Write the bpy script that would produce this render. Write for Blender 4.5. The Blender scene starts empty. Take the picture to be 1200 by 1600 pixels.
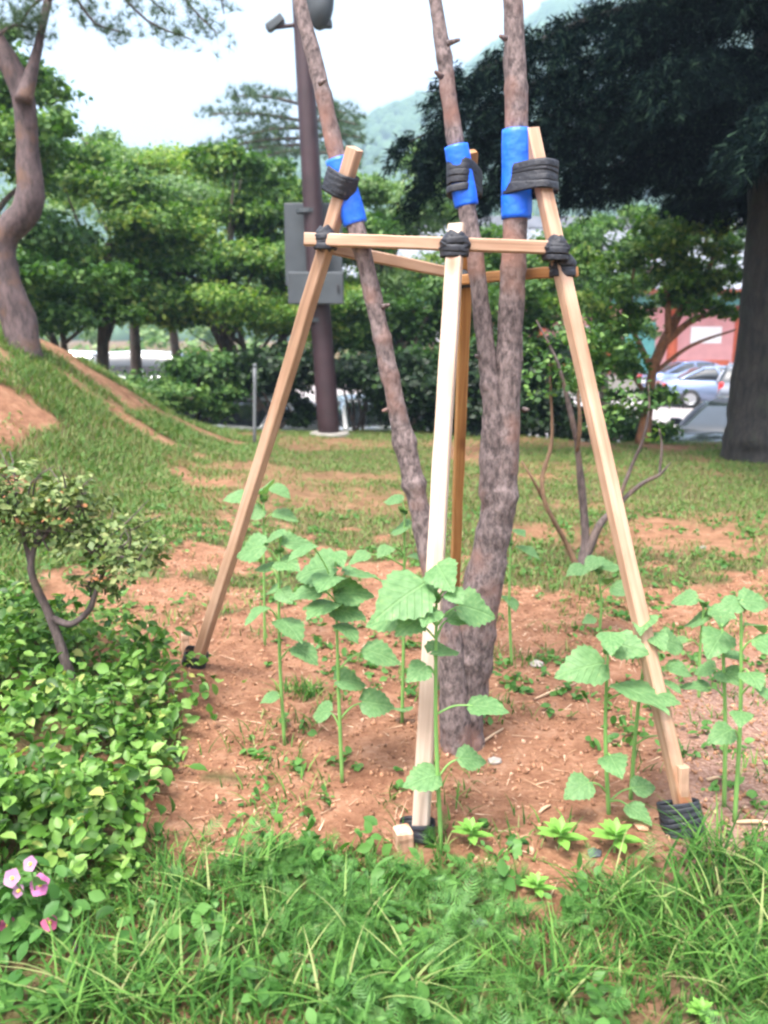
import bpy, math, random
import numpy as np
from mathutils import Vector, Matrix

random.seed(7)
RNG = np.random.default_rng(11)
SC = bpy.context.scene
COL = SC.collection

# ------------------------------------------------------------------ camera, sky, sun, exposure
CAM_Z, FPX, HOR = 1.5, 1390.0, 520.0
PITCH = math.atan((800 - HOR) / FPX)
cd = bpy.data.cameras.new('camera')
cam = bpy.data.objects.new('camera', cd)
COL.objects.link(cam)
cam.location = (0, 0, CAM_Z)
cam.rotation_euler = (math.pi / 2 - PITCH, 0, 0)
cd.sensor_fit = 'VERTICAL'
cd.sensor_height = 24.0
cd.sensor_width = 18.0
cd.lens = 24.0 * FPX / 1600
cd.clip_start = 0.05
cd.clip_end = 3000
cd.dof.use_dof = True
cd.dof.focus_distance = 2.9
cd.dof.aperture_fstop = 2.0
SC.camera = cam

SUN_AZ, SUN_EL = math.radians(215), math.radians(67)      # azimuth clockwise from +Y
sun_dir = Vector((math.sin(SUN_AZ) * math.cos(SUN_EL), math.cos(SUN_AZ) * math.cos(SUN_EL), math.sin(SUN_EL)))
w = bpy.data.worlds.new('World')
SC.world = w
w.use_nodes = True
nt = w.node_tree
bgn = nt.nodes['Background']
sky = nt.nodes.new('ShaderNodeTexSky')
sky.sky_type = 'NISHITA'
sky.sun_disc = False
sky.sun_elevation = SUN_EL
sky.sun_rotation = SUN_AZ
sky.dust_density = 6.0
sky.air_density = 1.0
sky.ozone_density = 1.0
hs = nt.nodes.new('ShaderNodeHueSaturation')
hs.inputs['Saturation'].default_value = 0.55
nt.links.new(sky.outputs[0], hs.inputs['Color'])
nt.links.new(hs.outputs[0], bgn.inputs['Color'])
bgn.inputs['Strength'].default_value = 0.15
sl = bpy.data.lights.new('sun', 'SUN')
sl.energy = 1.5
sl.angle = math.radians(12)
sl.color = (1.0, 0.96, 0.90)
so = bpy.data.objects.new('sun', sl)
so.rotation_euler = sun_dir.to_track_quat('Z', 'Y').to_euler()
so.location = (0, 0, 40)
COL.objects.link(so)
SC.view_settings.view_transform = 'Standard'
SC.view_settings.look = 'None'
SC.view_settings.gamma = 1
SC.view_settings.exposure = 2.1
SC.cycles.use_denoising = True
SC.cycles.max_bounces = 6
SC.cycles.diffuse_bounces = 3
SC.cycles.transmission_bounces = 4
SC.cycles.transparent_max_bounces = 4
SC.cycles.volume_bounces = 0
SC.cycles.filter_width = 2.4

# ------------------------------------------------------------------ numpy helpers
def vnoise(x, y, s=1.0, seed=0):
    x = np.asarray(x, float) / s + 1000.0
    y = np.asarray(y, float) / s + 1000.0
    xi, yi = np.floor(x), np.floor(y)
    fx, fy = x - xi, y - yi
    fx = fx * fx * (3 - 2 * fx); fy = fy * fy * (3 - 2 * fy)
    def h(a, b):
        v = np.sin(a * 127.1 + b * 311.7 + seed * 74.7) * 43758.5453
        return v - np.floor(v)
    return (h(xi, yi) * (1 - fx) + h(xi + 1, yi) * fx) * (1 - fy) + (h(xi, yi + 1) * (1 - fx) + h(xi + 1, yi + 1) * fx) * fy

def fbm(x, y, s, seed=0, o=4):
    t, a, n = 0, 0.5, 0
    for i in range(o):
        t = t + a * vnoise(x, y, s / 2 ** i, seed + i); n += a; a *= 0.5
    return t / n

def sst(a, b, x):
    t = np.clip((np.asarray(x, float) - a) / (b - a), 0, 1)
    return t * t * (3 - 2 * t)

PARK = -1.1
def terrain(x, y):
    x = np.asarray(x, float); y = np.asarray(y, float)
    bank = 1.42 * sst(-1.7, -4.6, x) * sst(3.2, 8.5, y) * (1 - sst(10.5, 14.5, y))
    bank = bank * (0.35 + 0.65 * (1 - sst(9, 16, -x)))
    small = 0.16 * sst(-0.3, -1.6, x) * sst(2.2, 3.6, y) * (1 - sst(10, 14, y))
    e0 = 13.9 - 1.6 * sst(1.0, 3.2, x)
    edge = sst(0, 2.0, y - e0)
    far = sst(15, 22, np.maximum(np.abs(x) - 4, -y + 0))
    z = bank + small + edge * PARK + .035 * np.exp(-((x - .28) ** 2 + (y - 3.12) ** 2) / .035)
    rough = (fbm(x, y, 0.5, 3) - 0.5) * 0.05 * (1 - sst(12, 15, y)) + (fbm(x, y, 0.12, 9, 2) - 0.5) * 0.018 * (1 - sst(6, 8, y))
    return z + rough * (1 - far)

def cam_axes():
    return np.array([1, 0, 0.]), np.array([0, math.sin(PITCH), math.cos(PITCH)]), np.array([0, math.cos(PITCH), -math.sin(PITCH)])
RX, UPV, FW = cam_axes()
def ray(px, py):
    return RX * ((px - 600) / FPX) + UPV * ((800 - py) / FPX) + FW
def at(px, py, Y):
    d = ray(px, py)
    t = Y / d[1]
    return np.array([d[0] * t, Y, CAM_Z + d[2] * t])
def G(px, py):
    d = ray(px, py)
    t = 0.8
    while t < 60:
        p = d * t
        if CAM_Z + p[2] < terrain(p[0], p[1]):
            break
        t += 0.01
    return np.array([p[0], p[1], float(terrain(p[0], p[1]))])
def project(P):
    Q = np.asarray(P, float) - np.array([0, 0, CAM_Z])
    z = Q @ FW
    return 600 + FPX * (Q @ RX) / z, 800 - FPX * (Q @ UPV) / z
def inpoly(px, py, poly):
    c = np.zeros(px.shape, bool)
    n = len(poly)
    for i in range(n):
        x1, y1 = poly[i]; x2, y2 = poly[(i + 1) % n]
        hit = ((y1 > py) != (y2 > py)) & (px < (x2 - x1) * (py - y1) / ((y2 - y1) or 1e-9) + x1)
        c ^= hit
    return c

# ------------------------------------------------------------------ object helpers
W = {}
def mesh(name, V, F, mat=None, smooth=False):
    V = np.asarray(V, np.float32)
    me = bpy.data.meshes.new(name)
    if isinstance(F, np.ndarray):
        k = F.shape[1]
        me.vertices.add(len(V)); me.vertices.foreach_set('co', V.ravel())
        me.loops.add(F.size); me.loops.foreach_set('vertex_index', F.astype(np.int32).ravel())
        me.polygons.add(len(F)); me.polygons.foreach_set('loop_start', np.arange(0, F.size, k, dtype=np.int32))
        me.update(calc_edges=True)
    else:
        me.from_pydata(V.tolist(), [], [list(map(int, f)) for f in F])
        me.update()
    if smooth:
        me.polygons.foreach_set('use_smooth', np.ones(len(me.polygons), bool))
    if mat:
        me.materials.append(mat)
    return me

def tag(o, label=None, cat=None, group=None, kind=None):
    if label: o['label'] = label
    if cat: o['category'] = cat
    if group: o['group'] = group
    if kind: o['kind'] = kind
    return o

def empty(name, loc, rz=0.0):
    o = bpy.data.objects.new(name, None)
    COL.objects.link(o)
    o.location = loc; o.rotation_euler = (0, 0, rz); o.empty_display_size = 0.1
    W[o] = np.array(loc, float)
    return o

def mk(name, V, F, mat, parent=None, smooth=False, origin=None, local=False):
    V = np.asarray(V, float)
    if parent is not None:
        off = np.zeros(3) if local else W[parent]
    else:
        off = np.array(origin, float) if origin is not None else np.zeros(3)
    o = bpy.data.objects.new(name, mesh(name, V - off, F, mat, smooth))
    COL.objects.link(o)
    if parent is not None:
        o.parent = parent
        W[o] = W[parent]
    else:
        o.location = off
        W[o] = off
    return o

def inst(name, me, M, parent):
    o = bpy.data.objects.new(name, me)
    COL.objects.link(o)
    o.parent = parent
    o.matrix_local = Matrix.Translation(-Vector(W[parent])) @ M
    W[o] = W[parent]
    return o

def catmull(P, per=6):
    P = np.asarray(P, float)
    if len(P) < 3:
        t = np.linspace(0, 1, per + 1)[:, None]
        return P[0] * (1 - t) + P[-1] * t
    Q = np.vstack([2 * P[0] - P[1], P, 2 * P[-1] - P[-2]])
    out = []
    for i in range(1, len(Q) - 2):
        for j in range(per):
            t = j / per
            a, b, c, d = Q[i - 1], Q[i], Q[i + 1], Q[i + 2]
            out.append(0.5 * (2 * b + (c - a) * t + (2 * a - 5 * b + 4 * c - d) * t * t + (3 * b - a - 3 * c + d) * t ** 3))
    out.append(Q[-2])
    return np.array(out)

def tube(P, R, n=10, per=6, wob=0.0, seed=0, cap=True):
    """tapered tube; P (k,3), R (k,)"""
    P4 = np.hstack([np.asarray(P, float), np.asarray(R, float)[:, None]])
    C = catmull(P4, per)
    C, r = C[:, :3], np.maximum(C[:, 3], 1e-4)
    T = np.gradient(C, axis=0)
    T /= np.linalg.norm(T, axis=1)[:, None] + 1e-12
    u = np.cross(T[0], [0.3, 0.9, 0.2]); u /= np.linalg.norm(u)
    V = []
    th = np.linspace(0, 2 * np.pi, n, endpoint=False)
    for i in range(len(C)):
        u = u - T[i] * (u @ T[i]); u /= np.linalg.norm(u)
        v = np.cross(T[i], u)
        k = np.ones(n)
        if wob:
            k = 1 + wob * (vnoise(th * 1.6 + 3, np.full(n, i * 0.33), 1.0, seed) - 0.5) * 2 + wob * 0.7 * (vnoise(th * 3, np.full(n, i * 0.9), 1.0, seed + 5) - 0.5)
        V.append(C[i] + (np.cos(th) * r[i] * k)[:, None] * u + (np.sin(th) * r[i] * k)[:, None] * v)
    V = np.vstack(V)
    m = len(C)
    F = []
    for i in range(m - 1):
        for j in range(n):
            a = i * n + j; b = i * n + (j + 1) % n
            F.append([a, b, b + n, a + n])
    if cap:
        V = np.vstack([V, C[0], C[-1]])
        e0, e1 = len(V) - 2, len(V) - 1
        for j in range(n):
            F.append([(j + 1) % n, j, e0]); F.append([(m - 1) * n + j, (m - 1) * n + (j + 1) % n, e1])
    return V, F

def join(parts):
    Vs, Fs, o = [], [], 0
    for V, F in parts:
        Vs.append(np.asarray(V, float))
        Fs += [[i + o for i in f] for f in F]
        o += len(V)
    return np.vstack(Vs), Fs

def boxv(c, s, R=None):
    V = np.array([[x, y, z] for x in (-.5, .5) for y in (-.5, .5) for z in (-.5, .5)]) * np.array(s)
    if R is not None:
        V = V @ np.asarray(R).T
    F = [[0, 1, 3, 2], [4, 6, 7, 5], [0, 4, 5, 1], [2, 3, 7, 6], [0, 2, 6, 4], [1, 5, 7, 3]]
    return V + np.array(c), F

def cbox(sx, sy, sz, ch):
    """chamfered box centred at origin"""
    hx, hy, hz = sx / 2, sy / 2, sz / 2
    import bmesh
    bm = bmesh.new()
    bmesh.ops.create_cube(bm, size=1.0)
    bmesh.ops.scale(bm, vec=(sx, sy, sz), verts=bm.verts)
    bmesh.ops.bevel(bm, geom=bm.edges[:], offset=ch, segments=2, profile=0.5, affect='EDGES')
    bm.verts.index_update()
    V = np.array([v.co[:] for v in bm.verts]); F = [[v.index for v in f.verts] for f in bm.faces]
    bm.free()
    return V, F

def frames(n, spin=None):
    n = n / (np.linalg.norm(n, axis=1)[:, None] + 1e-9)
    t = RNG.normal(size=n.shape) if spin is None else spin
    y = t - n * np.sum(t * n, axis=1)[:, None]
    y /= np.linalg.norm(y, axis=1)[:, None] + 1e-9
    x = np.cross(y, n)
    return np.stack([x, y, n], axis=2)           # columns

def scatter(TV, TF, P, R, S):
    TV = np.asarray(TV, float); TF = np.asarray(TF, int)
    S = np.asarray(S, float)
    if S.ndim == 1:
        S = S[:, None] * np.ones(3)
    L = TV[None, :, :] * S[:, None, :]
    V = np.einsum('nij,nkj->nki', R, L) + P[:, None, :]
    F = TF[None] + (np.arange(len(P)) * len(TV))[:, None, None]
    return V.reshape(-1, 3), F.reshape(-1, TF.shape[1])

DIAMOND = (np.array([[0, 0, 0], [.33, .45, .06], [0, 1, -.05], [-.33, .45, .06]]), np.array([[0, 1, 2], [0, 2, 3]]))
OVAL = (np.array([[0, 0, 0], [.26, .22, .05], [.33, .52, .06], [.2, .8, .03], [0, 1, -.07], [-.2, .8, .03], [-.33, .52, .06], [-.26, .22, .05], [0, .3, 0], [0, .7, -.02]]),
        np.array([[0, 1, 8], [1, 2, 8], [2, 9, 8], [2, 3, 9], [3, 4, 9], [4, 5, 9], [5, 6, 9], [6, 8, 9], [6, 7, 8], [7, 0, 8]]))
NEEDLE = (np.array([[-.05, 0, 0], [.05, 0, 0], [0, 1, 0]]), np.array([[0, 1, 2]]))
def lobed():
    V = [[0, .12, 0]]; F = []
    for k, (a, l) in enumerate([(-125, .42), (-70, .75), (-32, .9), (0, 1), (32, .9), (70, .75), (125, .42)]):
        a = math.radians(a); b = len(V)
        t = np.array([math.sin(a), math.cos(a)]); nrm = np.array([t[1], -t[0]])
        c = np.array([0, .12])
        for q in (c + t * l * .5 + nrm * .1, c + t * l, c + t * l * .5 - nrm * .1):
            V.append([q[0], q[1], -.06 * l])
        F += [[0, b, b + 1], [0, b + 1, b + 2]]
    return np.array(V), np.array(F)
LOBED = lobed()

def blades(P, H, Wd, lean, az, seg=4, droop=0.6):
    """curved grass blades; arrays"""
    n = len(P)
    t = np.linspace(0, 1, seg + 1)
    dx, dy = np.cos(az), np.sin(az)
    V = np.zeros((n, (seg + 1) * 2, 3))
    for i, tt in enumerate(t):
        out = H * (lean * tt + droop * tt ** 2.2)
        up = H * (tt - 0.42 * droop * tt ** 2.4)
        c = P + np.stack([dx * out, dy * out, up], 1)
        wd = Wd * (1 - tt ** 1.6) * (0.6 + 0.8 * min(1, tt * 3)) * 0.5 + 0.0002
        s = np.stack([-dy * wd, dx * wd, np.zeros(n)], 1)
        V[:, 2 * i] = c - s; V[:, 2 * i + 1] = c + s
    F = []
    for i in range(seg):
        a = 2 * i
        F.append([a, a + 1, a + 3, a + 2])
    F = np.array(F)[None] + (np.arange(n) * (seg + 1) * 2)[:, None, None]
    return V.reshape(-1, 3), F.reshape(-1, 4)

# ------------------------------------------------------------------ materials
def newmat(name):
    m = bpy.data.materials.new(name)
    m.use_nodes = True
    t = m.node_tree
    return m, t, t.nodes['Principled BSDF'], t.nodes['Material Output']

def N(t, kind, **kw):
    n = t.nodes.new(kind)
    for k, v in kw.items():
        if k in n.inputs:
            n.inputs[k].default_value = v
        else:
            setattr(n, k, v)
    return n

def ramp(t, stops):
    r = t.nodes.new('ShaderNodeValToRGB')
    e = r.color_ramp.elements
    while len(e) < len(stops):
        e.new(0.5)
    for i, (p, c) in enumerate(stops):
        e[i].position = p
        e[i].color = (c[0], c[1], c[2], 1)
    return r

def plain(name, c, rough=0.6, metal=0.0, var=0.12, scale=8.0, bump=0.0, bscale=60.0, coat=0.0):
    m, t, p, o = newmat(name)
    tc = N(t, 'ShaderNodeTexCoord')
    nz = N(t, 'ShaderNodeTexNoise', Scale=scale, Detail=5.0)
    t.links.new(tc.outputs['Object'], nz.inputs['Vector'])
    a = [max(0, x * (1 - var)) for x in c]; b = [min(1, x * (1 + var)) for x in c]
    r = ramp(t, [(0.3, a), (0.7, b)])
    t.links.new(nz.outputs['Fac'], r.inputs[0]); t.links.new(r.outputs[0], p.inputs['Base Color'])
    p.inputs['Roughness'].default_value = rough
    p.inputs['Metallic'].default_value = metal
    p.inputs['Coat Weight'].default_value = coat
    if bump:
        n2 = N(t, 'ShaderNodeTexNoise', Scale=bscale, Detail=4.0)
        t.links.new(tc.outputs['Object'], n2.inputs['Vector'])
        b_ = N(t, 'ShaderNodeBump', Strength=bump, Distance=0.02)
        t.links.new(n2.outputs['Fac'], b_.inputs['Height']); t.links.new(b_.outputs[0], p.inputs['Normal'])
    return m

def leafmat(name, stops, trans=0.35, rough=0.5, tint=(1.1, 1.25, 0.5), nscale=0.0, spec=0.3):
    m, t, p, o = newmat(name)
    g = N(t, 'ShaderNodeNewGeometry')
    r = ramp(t, stops)
    if nscale:
        tc = N(t, 'ShaderNodeTexCoord')
        nz = N(t, 'ShaderNodeTexNoise', Scale=nscale, Detail=2.0)
        t.links.new(tc.outputs['Object'], nz.inputs['Vector'])
        mx = N(t, 'ShaderNodeMath', operation='MULTIPLY_ADD')
        mx.inputs[1].default_value = 1.6; mx.inputs[2].default_value = -0.8
        t.links.new(nz.outputs['Fac'], mx.inputs[0])
        ad = N(t, 'ShaderNodeMath', operation='ADD')
        t.links.new(g.outputs['Random Per Island'], ad.inputs[0]); t.links.new(mx.outputs[0], ad.inputs[1])
        t.links.new(ad.outputs[0], r.inputs[0])
    else:
        t.links.new(g.outputs['Random Per Island'], r.inputs[0])
    t.links.new(r.outputs[0], p.inputs['Base Color'])
    p.inputs['Roughness'].default_value = rough
    p.inputs['Specular IOR Level'].default_value = spec
    tr = N(t, 'ShaderNodeBsdfTranslucent')
    mm = N(t, 'ShaderNodeMixRGB', blend_type='MULTIPLY', Fac=1.0)
    mm.inputs[2].default_value = (*tint, 1)
    t.links.new(r.outputs[0], mm.inputs[1]); t.links.new(mm.outputs[0], tr.inputs['Color'])
    ms = N(t, 'ShaderNodeMixShader', Fac=trans)
    t.links.new(p.outputs[0], ms.inputs[1]); t.links.new(tr.outputs[0], ms.inputs[2])
    t.links.new(ms.outputs[0], o.inputs['Surface'])
    return m

def barkmat(name, c1, c2, c3, sc=(30, 30, 6), bump=0.6, crack=0.3):
    m, t, p, o = newmat(name)
    tc = N(t, 'ShaderNodeTexCoord')
    mp = N(t, 'ShaderNodeMapping', Scale=sc)
    t.links.new(tc.outputs['Object'], mp.inputs['Vector'])
    n1 = N(t, 'ShaderNodeTexNoise', Scale=1.0, Detail=6.0, Roughness=0.65)
    t.links.new(mp.outputs[0], n1.inputs['Vector'])
    n2 = N(t, 'ShaderNodeTexNoise', Scale=5.0, Detail=3.0)
    t.links.new(tc.outputs['Object'], n2.inputs['Vector'])
    r1 = ramp(t, [(0.36, c1), (0.5, tuple((x + y) / 2 for x, y in zip(c1, c2))), (0.64, c2)])
    t.links.new(n1.outputs['Fac'], r1.inputs[0])
    mx = N(t, 'ShaderNodeMixRGB')
    mx.inputs[2].default_value = (*c3, 1)
    r2 = ramp(t, [(0.52, (0, 0, 0)), (0.68, (1, 1, 1))])
    t.links.new(n2.outputs['Fac'], r2.inputs[0]); t.links.new(r2.outputs[0], mx.inputs[0]); t.links.new(r1.outputs[0], mx.inputs[1])
    t.links.new(mx.outputs[0], p.inputs['Base Color'])
    p.inputs['Roughness'].default_value = 0.85
    vc = N(t, 'ShaderNodeTexVoronoi', Scale=0.8, feature='DISTANCE_TO_EDGE')
    t.links.new(mp.outputs[0], vc.inputs['Vector'])
    rc = ramp(t, [(0.0, (0.35, 0.33, 0.33)), (0.10, (1, 1, 1))])
    t.links.new(vc.outputs['Distance'], rc.inputs[0])
    mc = N(t, 'ShaderNodeMixRGB', blend_type='MULTIPLY', Fac=crack)
    t.links.new(mx.outputs[0], mc.inputs[1]); t.links.new(rc.outputs[0], mc.inputs[2]); t.links.new(mc.outputs[0], p.inputs['Base Color'])
    hh = N(t, 'ShaderNodeMath', operation='MULTIPLY_ADD'); hh.inputs[1].default_value = crack * 0.5
    t.links.new(rc.outputs[0], hh.inputs[0]); t.links.new(n1.outputs['Fac'], hh.inputs[2])
    b = N(t, 'ShaderNodeBump', Strength=bump, Distance=0.008)
    t.links.new(hh.outputs[0], b.inputs['Height']); t.links.new(b.outputs[0], p.inputs['Normal'])
    return m

def woodmat(name, c1, c2, knot):
    m, t, p, o = newmat(name)
    tc = N(t, 'ShaderNodeTexCoord')
    oi = N(t, 'ShaderNodeObjectInfo')
    ad = N(t, 'ShaderNodeVectorMath', operation='ADD')
    t.links.new(tc.outputs['Object'], ad.inputs[0])
    sc_ = N(t, 'ShaderNodeMath', operation='MULTIPLY'); sc_.inputs[1].default_value = 13.0
    t.links.new(oi.outputs['Random'], sc_.inputs[0]); t.links.new(sc_.outputs[0], ad.inputs[1])
    mp = N(t, 'ShaderNodeMapping', Scale=(60, 60, 2.2))
    t.links.new(ad.outputs[0], mp.inputs['Vector'])
    n1 = N(t, 'ShaderNodeTexNoise', Scale=1.0, Detail=5.0, Distortion=0.6)
    t.links.new(mp.outputs[0], n1.inputs['Vector'])
    r1 = ramp(t, [(0.28, tuple(x * .72 for x in c1)), (0.42, c1), (0.68, c2)])
    t.links.new(n1.outputs['Fac'], r1.inputs[0])
    vo = N(t, 'ShaderNodeTexVoronoi', Scale=1.0)
    mp2 = N(t, 'ShaderNodeMapping', Scale=(9, 9, 4.0))
    t.links.new(ad.outputs[0], mp2.inputs['Vector']); t.links.new(mp2.outputs[0], vo.inputs['Vector'])
    r2 = ramp(t, [(0.14, (1, 1, 1)), (0.24, (0, 0, 0))])
    t.links.new(vo.outputs['Distance'], r2.inputs[0])
    mx = N(t, 'ShaderNodeMixRGB'); mx.inputs[2].default_value = (*knot, 1)
    t.links.new(r2.outputs[0], mx.inputs[0]); t.links.new(r1.outputs[0], mx.inputs[1])
    n3 = N(t, 'ShaderNodeTexNoise', Scale=3.0, Detail=3.0)
    t.links.new(ad.outputs[0], n3.inputs['Vector'])
    r3 = ramp(t, [(0.32, (0.62, 0.56, 0.5)), (0.62, (1, 1, 1))])
    t.links.new(n3.outputs['Fac'], r3.inputs[0])
    m2 = N(t, 'ShaderNodeMixRGB', blend_type='MULTIPLY', Fac=1.0)
    t.links.new(mx.outputs[0], m2.inputs[1]); t.links.new(r3.outputs[0], m2.inputs[2])
    t.links.new(m2.outputs[0], p.inputs['Base Color'])
    p.inputs['Roughness'].default_value = 0.55
    b = N(t, 'ShaderNodeBump', Strength=0.25, Distance=0.004)
    t.links.new(n1.outputs['Fac'], b.inputs['Height']); t.links.new(b.outputs[0], p.inputs['Normal'])
    return m

def groundmat():
    m, t, p, o = newmat('earth')
    tc = N(t, 'ShaderNodeTexCoord')
    at_ = N(t, 'ShaderNodeAttribute', attribute_name='soil')
    a2 = N(t, 'ShaderNodeAttribute', attribute_name='pale')
    n1 = N(t, 'ShaderNodeTexNoise', Scale=7.0, Detail=8.0, Roughness=0.65)
    n2 = N(t, 'ShaderNodeTexNoise', Scale=45.0, Detail=6.0, Roughness=0.7)
    n3 = N(t, 'ShaderNodeTexVoronoi', Scale=70.0)
    for n in (n1, n2, n3):
        t.links.new(tc.outputs['Object'], n.inputs['Vector'])
    s1 = ramp(t, [(0.3, (0.22, 0.105, 0.06)), (0.55, (0.38, 0.205, 0.125)), (0.75, (0.50, 0.315, 0.215))])
    t.links.new(n1.outputs['Fac'], s1.inputs[0])
    s2 = ramp(t, [(0.3, (0.62, 0.52, 0.48)), (0.7, (1.0, 1.0, 1.0))])
    t.links.new(n2.outputs['Fac'], s2.inputs[0])
    sm = N(t, 'ShaderNodeMixRGB', blend_type='MULTIPLY', Fac=1.0)
    t.links.new(s1.outputs[0], sm.inputs[1]); t.links.new(s2.outputs[0], sm.inputs[2])
    pb = ramp(t, [(0.0, (0.42, 0.30, 0.25)), (0.5, (0.30, 0.19, 0.15)), (0.9, (0.18, 0.10, 0.08))])
    t.links.new(n3.outputs['Distance'], pb.inputs[0])
    pm = N(t, 'ShaderNodeMixRGB')
    t.links.new(a2.outputs['Fac'], pm.inputs[0]); t.links.new(sm.outputs[0], pm.inputs[1]); t.links.new(pb.outputs[0], pm.inputs[2])
    l1 = ramp(t, [(0.3, (0.10, 0.075, 0.04)), (0.5, (0.13, 0.115, 0.05)), (0.7, (0.22, 0.15, 0.085))])
    t.links.new(n1.outputs['Fac'], l1.inputs[0])
    lm = N(t, 'ShaderNodeMixRGB', blend_type='MULTIPLY', Fac=1.0)
    t.links.new(l1.outputs[0], lm.inputs[1]); t.links.new(s2.outputs[0], lm.inputs[2])
    mx = N(t, 'ShaderNodeMixRGB')
    t.links.new(at_.outputs['Fac'], mx.inputs[0]); t.links.new(lm.outputs[0], mx.inputs[1]); t.links.new(pm.outputs[0], mx.inputs[2])
    t.links.new(mx.outputs[0], p.inputs['Base Color'])
    p.inputs['Roughness'].default_value = 0.95
    p.inputs['Specular IOR Level'].default_value = 0.15
    b = N(t, 'ShaderNodeBump', Strength=0.9, Distance=0.03)
    t.links.new(n2.outputs['Fac'], b.inputs['Height']); t.links.new(b.outputs[0], p.inputs['Normal'])
    return m

def carpaint(name, c):
    m, t, p, o = newmat(name)
    p.inputs['Base Color'].default_value = (*c, 1)
    p.inputs['Metallic'].default_value = 0.35
    p.inputs['Roughness'].default_value = 0.32
    p.inputs['Coat Weight'].default_value = 0.8
    nz = N(t, 'ShaderNodeTexNoise', Scale=3.0, Detail=3.0)
    r = ramp(t, [(0.3, (0.10,) * 3), (0.7, (0.18,) * 3)])
    t.links.new(nz.outputs['Fac'], r.inputs[0]); t.links.new(r.outputs[0], p.inputs['Roughness'])
    return m

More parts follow.
